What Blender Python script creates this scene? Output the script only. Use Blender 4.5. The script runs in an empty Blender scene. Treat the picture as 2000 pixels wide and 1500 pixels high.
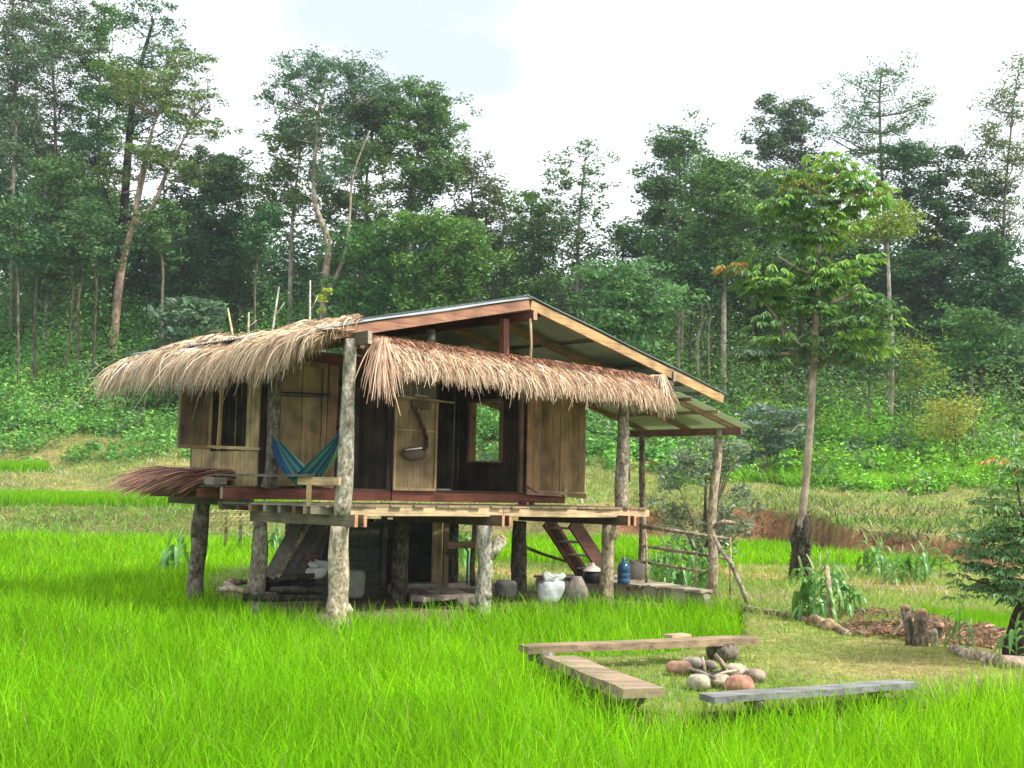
import bpy, math, random
import numpy as np
from mathutils import Vector, Matrix
random.seed(7); RNG = np.random.default_rng(7)
sc = bpy.context.scene

# ------------------------------------------------------------------ camera
EYE = np.array([0, 0, 1.65]); FPX = 2400.0
PIT, ROL = math.radians(5.0), math.radians(1.25)
cam = bpy.data.cameras.new('camera'); co = bpy.data.objects.new('camera', cam)
sc.collection.objects.link(co); sc.camera = co
cam.sensor_width = 36; cam.lens = 36 * FPX / 2000; cam.clip_start = 0.1; cam.clip_end = 3000
_f = Vector((0, math.cos(PIT), math.sin(PIT))); _u0 = Vector((0, -math.sin(PIT), math.cos(PIT))); _r0 = Vector((1, 0, 0))
_r = _r0 * math.cos(ROL) + _u0 * math.sin(ROL); _u = -_r0 * math.sin(ROL) + _u0 * math.cos(ROL)
_m = Matrix((( _r.x, _u.x, -_f.x), (_r.y, _u.y, -_f.y), (_r.z, _u.z, -_f.z))).to_4x4()
_m.translation = Vector(EYE); co.matrix_world = _m
# ^ image right axis leans with the hand-held roll

# ------------------------------------------------------------------ sky and sun
SUN = Vector((0.72, -0.30, 0.95)).normalized()
w = bpy.data.worlds.new('World'); sc.world = w; w.use_nodes = True
nt = w.node_tree; nt.nodes.clear()
N = nt.nodes.new; Lk = nt.links.new
sky = N('ShaderNodeTexSky'); sky.sky_type = 'NISHITA'; sky.sun_disc = False
sky.sun_elevation = math.asin(SUN.z); sky.sun_rotation = math.atan2(SUN.x, SUN.y)
tc = N('ShaderNodeTexCoord'); mp = N('ShaderNodeMapping'); mp.inputs['Scale'].default_value = (1.0, 1.0, 2.2)
mp.inputs['Location'].default_value = (0.35, 0.1, 0.2)
nz = N('ShaderNodeTexNoise'); nz.inputs['Scale'].default_value = 4.5; nz.inputs['Detail'].default_value = 7; nz.inputs['Roughness'].default_value = .55
cr = N('ShaderNodeValToRGB'); cr.color_ramp.elements[0].position = .08; cr.color_ramp.elements[1].position = .5
nz2 = N('ShaderNodeTexNoise'); nz2.inputs['Scale'].default_value = 5.0; nz2.inputs['Detail'].default_value = 4
cr2 = N('ShaderNodeValToRGB'); cr2.color_ramp.elements[0].position = .3; cr2.color_ramp.elements[1].position = .6
cr2.color_ramp.elements[0].color = (6.6, 7.1, 7.6, 1); cr2.color_ramp.elements[1].color = (8.3, 8.6, 8.9, 1)
mx = N('ShaderNodeMix'); mx.data_type = 'RGBA'
mk = N('ShaderNodeMix'); mk.data_type = 'RGBA'; mk.inputs[0].default_value = .8; mk.inputs[7].default_value = (4.9, 5.35, 5.7, 1)
Lk(sky.outputs[0], mk.inputs[6])
Lk(tc.outputs['Generated'], mp.inputs[0]); Lk(mp.outputs[0], nz.inputs['Vector']); Lk(mp.outputs[0], nz2.inputs['Vector'])
_prev = nz.outputs[0]
for _px, _py, _r0, _r1, _k in ((805, 50, .9925, .9999, .28), (290, -60, .985, .999, .22), (1300, -700, .9, .99, .2)):
    _a, _b = _px - 1000, 750 - _py; _cr, _sr = math.cos(ROL), math.sin(ROL); _X = _cr * _a - _sr * _b; _Z = _sr * _a + _cr * _b
    _d = Vector((_X, FPX * math.cos(PIT) - _Z * math.sin(PIT), FPX * math.sin(PIT) + _Z * math.cos(PIT))).normalized()
    dp = N('ShaderNodeVectorMath'); dp.operation = 'DOT_PRODUCT'; dp.inputs[1].default_value = _d
    nm = N('ShaderNodeVectorMath'); nm.operation = 'NORMALIZE'; Lk(tc.outputs['Generated'], nm.inputs[0]); Lk(nm.outputs[0], dp.inputs[0])
    mr = N('ShaderNodeMapRange'); mr.interpolation_type = 'SMOOTHSTEP'; mr.inputs['From Min'].default_value = _r0; mr.inputs['From Max'].default_value = _r1; mr.inputs['To Max'].default_value = _k
    sb = N('ShaderNodeMath'); sb.operation = 'SUBTRACT'; Lk(dp.outputs['Value'], mr.inputs[0]); Lk(_prev, sb.inputs[0]); Lk(mr.outputs[0], sb.inputs[1]); _prev = sb.outputs[0]
Lk(_prev, cr.inputs[0]); Lk(nz2.outputs[0], cr2.inputs[0])
Lk(cr.outputs[0], mx.inputs[0]); Lk(mk.outputs[2], mx.inputs[6]); Lk(cr2.outputs[0], mx.inputs[7])
bg = N('ShaderNodeBackground'); bg.inputs[1].default_value = 0.12; wo = N('ShaderNodeOutputWorld')
Lk(mx.outputs[2], bg.inputs[0]); Lk(bg.outputs[0], wo.inputs[0])
sl = bpy.data.lights.new('sun', 'SUN'); sl.energy = 3.6; sl.angle = math.radians(9); sl.color = (1.0, .96, .88)
so = bpy.data.objects.new('sun', sl); sc.collection.objects.link(so)
so.rotation_euler = SUN.to_track_quat('Z', 'Y').to_euler()
vs = sc.view_settings; vs.view_transform = 'Standard'; vs.look = 'None'; vs.gamma = 1; vs.exposure = 0.75
sc.cycles.max_bounces = 6; sc.cycles.transparent_max_bounces = 4

# ------------------------------------------------------------------ coordinates
def ray(x, y):
    a, b = x - 1000, 750 - y; c, s = math.cos(ROL), math.sin(ROL)
    X = c * a - s * b; Z = s * a + c * b; cp, sp = math.cos(PIT), math.sin(PIT)
    return np.array([X, FPX * cp - Z * sp, FPX * sp + Z * cp]) / FPX
def at(x, y, Y): r = ray(x, y); return EYE + Y / r[1] * r          # point seen in that direction at depth Y
def ong(x, y, z=0.): r = ray(x, y); return EYE + (z - EYE[2]) / r[2] * r   # point on the level z
PHI = math.radians(43.5); O = np.array([-2.136, 15.648, 0.0])
AX = np.array([math.cos(PHI), math.sin(PHI), 0]); BX = np.array([-math.sin(PHI), math.cos(PHI), 0])
def W(a, b, z): return O + a * AX + b * BX + np.array([0, 0, z])    # hut coordinates -> world

# ------------------------------------------------------------------ mesh helpers
def mesh_np(name, V, F, T, mat, parent=None, smooth=False):
    V = np.asarray(V, np.float32); T = np.asarray(T, np.float32)
    me = bpy.data.meshes.new(name)
    if isinstance(F, np.ndarray):
        n, k = F.shape; tot = np.full(n, k, np.int32); idx = F.astype(np.int32).ravel()
    else:
        tot = np.array([len(f) for f in F], np.int32); idx = np.array([i for f in F for i in f], np.int32)
    me.vertices.add(len(V)); me.vertices.foreach_set('co', V.ravel())
    me.loops.add(len(idx)); me.loops.foreach_set('vertex_index', idx)
    me.polygons.add(len(tot)); st = np.zeros(len(tot), np.int32); st[1:] = np.cumsum(tot)[:-1]
    me.polygons.foreach_set('loop_start', st); me.polygons.foreach_set('loop_total', tot)
    me.polygons.foreach_set('use_smooth', np.full(len(tot), bool(smooth)))
    at_ = me.attributes.new('tint', 'FLOAT_COLOR', 'POINT')
    c = np.ones((len(V), 4), np.float32); c[:, :3] = T if T.ndim == 2 else np.tile(T, (len(V), 1))
    at_.data.foreach_set('color', c.ravel())
    me.update(); me.validate()
    me.materials.append(mat)
    o = bpy.data.objects.new(name, me); sc.collection.objects.link(o)
    if parent: o.parent = parent
    return o
class MB:
    def __init__(s): s.v = []; s.f = []; s.t = []
    def add(s, V, F, tint):
        n = len(s.v); s.v += [tuple(map(float, p)) for p in V]; s.f += [tuple(i + n for i in f) for f in F]; s.t += [tuple(tint)] * len(V)
    def board(s, p0, p1, w, h, tint, up=(0, 0, 1), seg=4, j=.004, bow=0.0):
        """a plank from p0 to p1; w across, h along up; slightly uneven edges and end taper"""
        p0 = Vector(p0); p1 = Vector(p1); d = (p1 - p0); L = d.length; d /= L; up = Vector(up)
        side = d.cross(up).normalized(); up = side.cross(d).normalized()
        V = []; F = []
        for i in range(seg + 1):
            t = i / seg; c = p0 + d * (L * t) + up * (bow * math.sin(math.pi * t))
            e = .0035
            for sx, sz in ((-1, -1), (1, -1), (1, 1), (-1, 1)):
                V.append(c + side * (sx * w / 2 + random.uniform(-j, j)) + up * (sz * h / 2 + random.uniform(-j, j)))
        for i in range(seg):
            for k in range(4):
                F.append((i * 4 + k, i * 4 + (k + 1) % 4, i * 4 + 4 + (k + 1) % 4, i * 4 + 4 + k))
        F.append((3, 2, 1, 0)); b = seg * 4; F.append((b, b + 1, b + 2, b + 3))
        s.add(V, F, tint); return s
    def box(s, x0, x1, y0, y1, z0, z1, tint):
        V = [(x, y, z) for z in (z0, z1) for x, y in ((x0, y0), (x1, y0), (x1, y1), (x0, y1))]
        s.add(V, [(3, 2, 1, 0), (4, 5, 6, 7), (0, 1, 5, 4), (1, 2, 6, 5), (2, 3, 7, 6), (3, 0, 4, 7)], tint); return s
    def tube(s, pts, rad, tint, n=10, wob=.06, cap=True, smooth_pts=0):
        pts = [Vector(p) for p in pts]
        V = []; F = []; m = len(pts); ref = Vector((1, 0, 0)) if abs((pts[-1] - pts[0]).normalized().x) < .8 else Vector((0, 1, 0))
        ph = [random.uniform(0, 6) for _ in range(3)]
        for i, p in enumerate(pts):
            d = (pts[min(i + 1, m - 1)] - pts[max(i - 1, 0)]).normalized()
            a = (ref - d * ref.dot(d)).normalized(); b = d.cross(a)
            for k in range(n):
                th = 2 * math.pi * k / n
                r = rad[i] * (1 + wob * (math.sin(2 * th + ph[0] + i * .5) + .6 * math.sin(3 * th + ph[1] - i * .8)) + random.uniform(-wob, wob) * .4)
                V.append(p + (a * math.cos(th) + b * math.sin(th)) * r)
        for i in range(m - 1):
            for k in range(n): F.append((i * n + k, i * n + (k + 1) % n, i * n + n + (k + 1) % n, i * n + n + k))
        if cap: F.append(tuple(range(n - 1, -1, -1))); F.append(tuple((m - 1) * n + k for k in range(n)))
        s.add(V, F, tint); return s
    def blob(s, c, r, tint, n=10, m=7, rough=.12):
        c = Vector(c); V = [c - Vector((0, 0, r[2]))]; F = []
        k1, k2, k3 = [random.uniform(0, 6) for _ in range(3)]
        for i in range(1, m):
            la = -math.pi / 2 + math.pi * i / m
            for k in range(n):
                th = 2 * math.pi * k / n
                q = 1 + rough * (math.sin(3 * th + k1 + la * 2) + math.sin(2 * la * 2 + k2) * .7 + random.uniform(-.4, .4))
                V.append(c + Vector((r[0] * math.cos(la) * math.cos(th) * q, r[1] * math.cos(la) * math.sin(th) * q, r[2] * math.sin(la) * q)))
        V.append(c + Vector((0, 0, r[2])))
        for k in range(n): F.append((0, 1 + (k + 1) % n, 1 + k)); F.append((len(V) - 1, 1 + (m - 2) * n + k, 1 + (m - 2) * n + (k + 1) % n))
        for i in range(m - 2):
            for k in range(n): F.append((1 + i * n + k, 1 + i * n + (k + 1) % n, 1 + (i + 1) * n + (k + 1) % n, 1 + (i + 1) * n + k))
        s.add(V, F, tint); return s
    def lathe(s, c, prof, tint, n=20, tilt=None):
        c = Vector(c); V = []; F = []
        for r, z in prof:
            for k in range(n):
                th = 2 * math.pi * k / n; p = Vector((r * math.cos(th), r * math.sin(th), z))
                if tilt: p = tilt @ p
                V.append(c + p)
        for i in range(len(prof) - 1):
            for k in range(n): F.append((i * n + k, i * n + (k + 1) % n, i * n + n + (k + 1) % n, i * n + n + k))
        s.add(V, F, tint); return s
    def build(s, name, mat, parent=None, smooth=False):
        return mesh_np(name, np.array(s.v), s.f, np.array(s.t), mat, parent, smooth)
def tag(o, label=None, cat=None, group=None, kind=None):
    if label: o['label'] = label
    if cat: o['category'] = cat
    if group: o['group'] = group
    if kind: o['kind'] = kind
    return o
def empty(name, loc=(0, 0, 0), rz=0., label=None, cat=None, group=None):
    o = bpy.data.objects.new(name, None); sc.collection.objects.link(o)
    o.location = Vector(loc); o.rotation_euler = (0, 0, rz); o.empty_display_size = .2
    return tag(o, label, cat, group)
def copy_tree(o, parent=None):
    c = o.copy(); sc.collection.objects.link(c); c.parent = parent
    for ch in [x for x in sc.objects if x.parent == o]: copy_tree(ch, c)
    return c
def vary(c, a=.12):
    k = 1 + random.uniform(-a, a); return tuple(max(.003, x * k * (1 + random.uniform(-a, a) * .25)) for x in c)

# ------------------------------------------------------------------ materials
def mat_base(name):
    m = bpy.data.materials.new(name); m.use_nodes = True; t = m.node_tree; t.nodes.clear()
    return m, t, t.nodes.new, t.links.new
def mul(nn, lk, a, b, f=1.0):
    x = nn('ShaderNodeMix'); x.data_type = 'RGBA'; x.blend_type = 'MULTIPLY'; x.inputs[0].default_value = f
    lk(a, x.inputs[6]); lk(b, x.inputs[7]); return x.outputs[2]
def ramp(nn, lk, src, stops):
    r = nn('ShaderNodeValToRGB'); e = r.color_ramp.elements
    e[0].position, e[0].color = stops[0][0], (*stops[0][1], 1); e[1].position, e[1].color = stops[-1][0], (*stops[-1][1], 1)
    for p, c in stops[1:-1]: q = e.new(p); q.color = (*c, 1)
    lk(src, r.inputs[0]); return r.outputs[0]
def leafmat(name, trans=.35, gloss=.05, rough=.45):
    m, t, nn, lk = mat_base(name)
    a = nn('ShaderNodeAttribute'); a.attribute_name = 'tint'
    oi = nn('ShaderNodeObjectInfo'); 
    d = nn('ShaderNodeBsdfDiffuse'); tr = nn('ShaderNodeBsdfTranslucent'); g = nn('ShaderNodeBsdfGlossy'); g.inputs['Roughness'].default_value = rough
    hs = nn('ShaderNodeHueSaturation'); hs.inputs['Hue'].default_value = .485; hs.inputs['Value'].default_value = 1.15
    lk(a.outputs[0], hs.inputs['Color']); lk(a.outputs[0], d.inputs[0]); lk(hs.outputs[0], tr.inputs[0])
    m1 = nn('ShaderNodeMixShader'); m1.inputs[0].default_value = trans; m2 = nn('ShaderNodeMixShader'); m2.inputs[0].default_value = gloss
    lk(d.outputs[0], m1.inputs[1]); lk(tr.outputs[0], m1.inputs[2]); lk(m1.outputs[0], m2.inputs[1]); lk(g.outputs[0], m2.inputs[2])
    o = nn('ShaderNodeOutputMaterial'); lk(m2.outputs[0], o.inputs[0]); return m
def woodmat(name, axis='X', rough=.75, grain=1.0, blotch=.75, bump=.25, scale=1.0):
    m, t, nn, lk = mat_base(name)
    a = nn('ShaderNodeAttribute'); a.attribute_name = 'tint'
    c = nn('ShaderNodeTexCoord'); mpn = nn('ShaderNodeMapping')
    s = {'X': (1.2, 26, 26), 'Y': (26, 1.2, 26), 'Z': (26, 26, 1.2), 'N': (9, 9, 9)}[axis]
    mpn.inputs['Scale'].default_value = tuple(v * scale for v in s); lk(c.outputs['Object'], mpn.inputs[0])
    n1 = nn('ShaderNodeTexNoise'); n1.inputs['Scale'].default_value = 1.6; n1.inputs['Detail'].default_value = 6; n1.inputs['Roughness'].default_value = .65; lk(mpn.outputs[0], n1.inputs['Vector'])
    n2 = nn('ShaderNodeTexNoise'); n2.inputs['Scale'].default_value = 2.6; n2.inputs['Detail'].default_value = 4; lk(c.outputs['Object'], n2.inputs['Vector'])
    lo = 1 - .55 * grain; r1 = ramp(nn, lk, n1.outputs[0], [(.3, (lo, lo, lo * .97)), (.5, (.95, .93, .9)), (.72, (1.22, 1.2, 1.15))])
    lb = 1 - .6 * blotch; r2 = ramp(nn, lk, n2.outputs[0], [(.32, (lb, lb * 1.02, lb * 1.03)), (.6, (1.08, 1.06, 1.03))])
    col = mul(nn, lk, mul(nn, lk, a.outputs[0], r1), r2)
    b = nn('ShaderNodeBump'); b.inputs['Strength'].default_value = bump; b.inputs['Distance'].default_value = .01; lk(n1.outputs[0], b.inputs['Height'])
    p = nn('ShaderNodeBsdfPrincipled'); p.inputs['Roughness'].default_value = rough; p.inputs['Specular IOR Level'].default_value = .25
    lk(col, p.inputs['Base Color']); lk(b.outputs[0], p.inputs['Normal'])
    o = nn('ShaderNodeOutputMaterial'); lk(p.outputs[0], o.inputs[0]); return m
def barkmat(name, lich=.6, sc_=7.0):
    m, t, nn, lk = mat_base(name)
    a = nn('ShaderNodeAttribute'); a.attribute_name = 'tint'; c = nn('ShaderNodeTexCoord'); mpn = nn('ShaderNodeMapping'); mpn.inputs['Scale'].default_value = (1, 1, .6)
    lk(c.outputs['Object'], mpn.inputs[0])
    n1 = nn('ShaderNodeTexNoise'); n1.inputs['Scale'].default_value = sc_; n1.inputs['Detail'].default_value = 7; n1.inputs['Roughness'].default_value = .7; lk(mpn.outputs[0], n1.inputs['Vector'])
    n2 = nn('ShaderNodeTexNoise'); n2.inputs['Scale'].default_value = sc_ * 3.2; n2.inputs['Detail'].default_value = 5; lk(mpn.outputs[0], n2.inputs['Vector'])
    r1 = ramp(nn, lk, n1.outputs[0], [(.33, (.32, .3, .27)), (.5, (.85, .82, .78)), (.62, (1 + lich * .5,) * 3)])
    r2 = ramp(nn, lk, n2.outputs[0], [(.35, (.55, .52, .5)), (.6, (1.15, 1.15, 1.12))])
    col = mul(nn, lk, mul(nn, lk, a.outputs[0], r1), r2)
    b = nn('ShaderNodeBump'); b.inputs['Strength'].default_value = .6; b.inputs['Distance'].default_value = .03; lk(n2.outputs[0], b.inputs['Height'])
    p = nn('ShaderNodeBsdfPrincipled'); p.inputs['Roughness'].default_value = .9; p.inputs['Specular IOR Level'].default_value = .1
    lk(col, p.inputs['Base Color']); lk(b.outputs[0], p.inputs['Normal'])
    o = nn('ShaderNodeOutputMaterial'); lk(p.outputs[0], o.inputs[0]); return m
def simplemat(name, rough=.6, metal=0., noise=.35, nscale=12., spec=.3, trans=0., bump=.1):
    m, t, nn, lk = mat_base(name)
    a = nn('ShaderNodeAttribute'); a.attribute_name = 'tint'; c = nn('ShaderNodeTexCoord')
    n1 = nn('ShaderNodeTexNoise'); n1.inputs['Scale'].default_value = nscale; n1.inputs['Detail'].default_value = 6; n1.inputs['Roughness'].default_value = .65; lk(c.outputs['Object'], n1.inputs['Vector'])
    r1 = ramp(nn, lk, n1.outputs[0], [(.3, (1 - noise,) * 3), (.7, (1 + noise * .4,) * 3)])
    p = nn('ShaderNodeBsdfPrincipled'); p.inputs['Roughness'].default_value = rough; p.inputs['Metallic'].default_value = metal; p.inputs['Specular IOR Level'].default_value = spec
    p.inputs['Transmission Weight'].default_value = trans
    b = nn('ShaderNodeBump'); b.inputs['Strength'].default_value = bump; b.inputs['Distance'].default_value = .02; lk(n1.outputs[0], b.inputs['Height'])
    lk(mul(nn, lk, a.outputs[0], r1), p.inputs['Base Color']); lk(b.outputs[0], p.inputs['Normal'])
    o = nn('ShaderNodeOutputMaterial'); lk(p.outputs[0], o.inputs[0]); return m
def groundmat():
    m, t, nn, lk = mat_base('ground_soil')
    a = nn('ShaderNodeAttribute'); a.attribute_name = 'tint'; c = nn('ShaderNodeTexCoord')
    n1 = nn('ShaderNodeTexNoise'); n1.inputs['Scale'].default_value = 1.3; n1.inputs['Detail'].default_value = 9; n1.inputs['Roughness'].default_value = .72; lk(c.outputs['Object'], n1.inputs['Vector'])
    n2 = nn('ShaderNodeTexNoise'); n2.inputs['Scale'].default_value = 9; n2.inputs['Detail'].default_value = 7; n2.inputs['Roughness'].default_value = .7; lk(c.outputs['Object'], n2.inputs['Vector'])
    r1 = ramp(nn, lk, n1.outputs[0], [(.32, (.6, .6, .62)), (.68, (1.3, 1.28, 1.2))]); r2 = ramp(nn, lk, n2.outputs[0], [(.34, (.55, .55, .55)), (.66, (1.3, 1.3, 1.3))])
    p = nn('ShaderNodeBsdfPrincipled'); p.inputs['Roughness'].default_value = .95; p.inputs['Specular IOR Level'].default_value = .05
    b = nn('ShaderNodeBump'); b.inputs['Strength'].default_value = .8; b.inputs['Distance'].default_value = .08; lk(n2.outputs[0], b.inputs['Height'])
    lk(mul(nn, lk, mul(nn, lk, a.outputs[0], r1), r2), p.inputs['Base Color']); lk(b.outputs[0], p.inputs['Normal'])
    o = nn('ShaderNodeOutputMaterial'); lk(p.outputs[0], o.inputs[0]); return m
M = dict(leaf=leafmat('tree_leaf', .3, .035, .5), rice=leafmat('rice_blade', .5, .006, .5), bigleaf=leafmat('glossy_leaf', .35, .05, .45),
         thatch=leafmat('dry_thatch', .18, .03, .5), woodx=woodmat('sawn_wood_long', 'X'), woody=woodmat('sawn_wood_deep', 'Y'), woodz=woodmat('sawn_wood_upright', 'Z'),
         bark=barkmat('post_bark', .7, 9), treebark=barkmat('tree_bark', .5, 1.5), ground=groundmat(),
         metal=simplemat('galvanised_sheet', .38, .55, .35, 2.5, .5), rustmetal=simplemat('sheet_underside', .6, .2, .4, 3, .3), cloth=simplemat('woven_cloth', .85, 0, .15, 30, .1, 0, .3),
         plastic=simplemat('plastic', .3, 0, .1, 5, .5), bluep=simplemat('blue_plastic', .12, 0, .15, 5, .5, .25), sack=simplemat('sack_weave', .7, 0, .3, 9, .25, 0, .8),
         stone=simplemat('field_stone', .85, 0, .5, 14, .2, 0, .6), block=simplemat('concrete_block', .95, 0, .35, 10, .1, 0, .5),
         bamboo=woodmat('bamboo_split', 'Z', .6, .75, .9, .2), canopy=leafmat('translucent_sheet', .5, .05, .4), iron=simplemat('dark_iron', .5, .5, .4, 12, .4))
C_PALE = (.45, .31, .17); C_GREY = (.27, .24, .2); C_RED = (.2, .075, .05); C_DARK = (.1, .075, .06); C_STRAW = (.52, .42, .2); C_BAM = (.42, .34, .17)

# ------------------------------------------------------------------ terrain
def zof(px, Y, py): return 1.65 + ((960 + .0218 * (px - 1000)) - py) / 2400 * Y
_cols = {  # image column -> knots (depth, row) or (depth, None, z)
 -300: [(40, None, -.35), (44, None, -.05), (48.5, 988), (56, 975), (57, 955), (62, 920), (66, 912), (71, 850), (80, 740), (88, 640), (112, 575)],
 100: [(40, None, -.35), (44, None, -.05), (48.5, 988), (56, 975), (57, 955), (62, 922), (66, 915), (71, 850), (80, 740), (88, 640), (112, 580)],
 350: [(39, None, -.35), (43, None, -.05), (47, 988), (53, 977), (55, 945), (60, 920), (64, 895), (70, 855), (79, 760), (87, 665), (112, 590)],
 700: [(38, None, -.35), (43, None, -.15), (50, None, 0), (52, 985), (55, 960), (60, 930), (64, 900), (69, 870), (77, 790), (85, 690), (110, 610)],
 1100: [(35, None, -.35), (44, None, -.2), (51, None, -.15), (52, 990), (55, 975), (59, 940), (63, 910), (66, 895), (74, 820), (83, 720), (110, 620)],
 1300: [(35, None, -.35), (44, None, -.2), (51, None, -.15), (52, 985), (56, 975), (60, 950), (64, 930), (67, 900), (74, 810), (83, 715), (110, 620)],
 1500: [(36, None, -.35), (46, None, -.35), (50.5, None, -.35), (51.5, 993), (56, 965), (60, 945), (63, 930), (66, 900), (73, 830), (82, 740), (110, 640)],
 1700: [(34, None, -.35), (38, None, -.35), (41, None, -.2), (42, 1032), (50, 985), (55, 965), (59, 940), (63, 900), (70, 840), (78, 790), (108, 660)],
 1950: [(25, None, -.35), (33, None, -.35), (36, None, -.2), (37, 1062), (45, 1000), (50, 980), (55, 950), (60, 910), (68, 860), (76, 810), (106, 670)],
 2400: [(25, None, -.35), (33, None, -.35), (36, None, -.2), (37, 1062), (45, 1000), (50, 980), (55, 950), (60, 910), (68, 860), (76, 810), (106, 670)]}
_cp = sorted(_cols); KY = np.array([[k[0] for k in _cols[c]] for c in _cp], float)
KZ = np.array([[k[2] if len(k) == 3 else zof(c, k[0], k[1]) for k in _cols[c]] for c in _cp], float)
def poly_world(pts): return np.array([ong(x, y, 0.)[:2] for x, y in pts])
def inside(P, X, Y):
    r = np.zeros(np.shape(X), bool); n = len(P)
    for i in range(n):
        x1, y1 = P[i]; x2, y2 = P[(i + 1) % n]
        if y1 == y2: continue
        r ^= ((y1 > Y) != (y2 > Y)) & (X < (x2 - x1) * (Y - y1) / (y2 - y1) + x1)
    return r
P_DRY = poly_world([(395, 1148), (500, 1180), (655, 1203), (950, 1190), (1200, 1174), (1400, 1172), (1452, 1192), (1452, 1246), (1250, 1270), (1052, 1276), (1062, 1300), (1130, 1345), (1215, 1388), (1300, 1388), (1400, 1390),
                    (1790, 1358), (2100, 1315), (2600, 1280), (3200, 1120), (2400, 1110), (1690, 1096), (1020, 1092), (640, 1100), (430, 1112)])
P_SMALL = poly_world([(1762, 1176), (1990, 1192), (2300, 1202), (2300, 1262), (1960, 1233), (1850, 1216), (1790, 1198)])
P_CLEAR = poly_world([(1052, 1276), (1235, 1382), (1420, 1380), (1780, 1335), (2100, 1300), (2600, 1270), (2600, 1240), (1650, 1225), (1452, 1192), (1452, 1246), (1250, 1270)])
def fbm(X, Y, s, seed=0, oct=4):
    r = np.zeros(np.shape(X)); rg = np.random.default_rng(seed)
    for o in range(oct):
        for _ in range(3):
            a = rg.uniform(0, 6.28); p = rg.uniform(0, 6.28); k = s * 2 ** o * rg.uniform(.7, 1.3)
            r += np.sin((X * math.cos(a) + Y * math.sin(a)) * k + p + 1.3 * np.sin((X * math.sin(a) - Y * math.cos(a)) * k * .6 + p)) / 2 ** o / 3
    return r
def terrain(X, Y, detail=True):
    X = np.asarray(X, float); Y = np.asarray(Y, float)
    px = 1000 + 2400 * X / np.maximum(Y, 6)
    pc = np.clip(px, _cp[0], _cp[-1]); i = np.clip(np.searchsorted(_cp, pc) - 1, 0, len(_cp) - 2)
    cp = np.array(_cp, float); t = (pc - cp[i]) / (cp[i + 1] - cp[i]); t = t * t * (3 - 2 * t)
    ky = KY[i] * (1 - t)[..., None] + KY[i + 1] * t[..., None]; kz = KZ[i] * (1 - t)[..., None] + KZ[i + 1] * t[..., None]
    yw = Y + np.clip((Y - 40) / 10, 0, 1) * fbm(X, Y, .35, 3, 3) * .7
    z = np.where(yw <= ky[..., 0], -.35, 0.)
    for k in range(ky.shape[-1] - 1):
        m = (yw > ky[..., k]) & (yw <= ky[..., k + 1]); q = np.clip((yw - ky[..., k]) / (ky[..., k + 1] - ky[..., k]), 0, 1)
        z = np.where(m, kz[..., k] * (1 - q) + kz[..., k + 1] * q, z)
    z = np.where(yw > ky[..., -1], kz[..., -1] + (yw - ky[..., -1]) * .03, z)
    band = np.zeros(z.shape, int)
    for k in range(ky.shape[-1]): band += (yw > ky[..., k])
    dry = inside(P_DRY, X, Y) & ~inside(P_SMALL, X, Y)
    back = np.clip((Y - 18.5) / 4, 0, 1) * np.clip((X + 1) / 2, 0, 1)
    z = np.where(dry, -.03 - .14 * back, z)
    if detail: z = z + fbm(X, Y, 1.1, 5, 4) * np.where(band > 2, .12, np.where(dry, .025, .008))
    return z, band, dry
def gz(x, y): z, _, _ = terrain(np.array([x]), np.array([y])); return float(z[0])
yy = np.concatenate([np.linspace(-30, 3, 12), np.geomspace(3.6, 34, 150), np.linspace(34.3, 115, 230), np.geomspace(120, 900, 14)])
uu = np.concatenate([np.linspace(-3, -.62, 14), np.linspace(-.6, .6, 230), np.linspace(.62, 3, 14)])
U, YY = np.meshgrid(uu, yy); XX = U * np.maximum(YY, 9.0)
Z, band, dry = terrain(XX, YY)
nx, ny = len(uu), len(yy)
col = np.zeros((ny, nx, 3)); col[:] = (.07, .085, .02)
f1 = fbm(XX, YY, .9, 11, 4); f2 = fbm(XX, YY, .25, 12, 3)
def setc(m, a, b, f): col[m] = (np.array(a) * (1 - f[..., None]) + np.array(b) * f[..., None])[m]
g = np.clip(.5 + .5 * f1, 0, 1)
setc(dry, (.12, .19, .045), (.28, .22, .11), g)
setc(dry & (YY > 26), (.3, .24, .1), (.45, .28, .14), g)
setc(inside(P_CLEAR, XX, YY), (.2, .26, .06), (.42, .32, .15), np.clip(.35 + .6 * f1, 0, 1))
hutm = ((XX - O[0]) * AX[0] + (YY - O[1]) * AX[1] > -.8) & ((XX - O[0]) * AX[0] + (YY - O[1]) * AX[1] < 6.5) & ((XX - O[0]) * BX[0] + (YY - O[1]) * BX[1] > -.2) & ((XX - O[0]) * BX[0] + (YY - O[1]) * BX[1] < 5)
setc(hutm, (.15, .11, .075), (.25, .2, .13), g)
right = XX > -6
setc((band == 1) & ~dry, (.1, .14, .03), (.2, .2, .07), g)
setc((band == 2), (.1, .12, .03), (.22, .2, .08), g)
redm = (band == 3) & ((XX / YY > .165) | (XX / YY < .128)) & (XX / YY > .09 + .03 * np.sin(XX * .9)); setc((band == 3) & right, (.14, .13, .05), (.24, .2, .09), g); setc(redm, (.15, .075, .04), (.28, .14, .075), g)
setc((band == 3) & ~right, (.12, .16, .04), (.2, .2, .07), g)
setc((band == 4) | (band == 5) | (band == 6), (.14, .19, .05), (.34, .29, .12), np.clip(.55 + .5 * f1, 0, 1))
setc((band == 7), (.17, .19, .05), (.3, .25, .11), g)
setc((band >= 8), (.035, .055, .015), (.06, .075, .02), g)
idx = np.arange(nx * ny).reshape(ny, nx)
F = np.stack([idx[:-1, :-1], idx[:-1, 1:], idx[1:, 1:], idx[1:, :-1]], -1).reshape(-1, 4)
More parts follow.
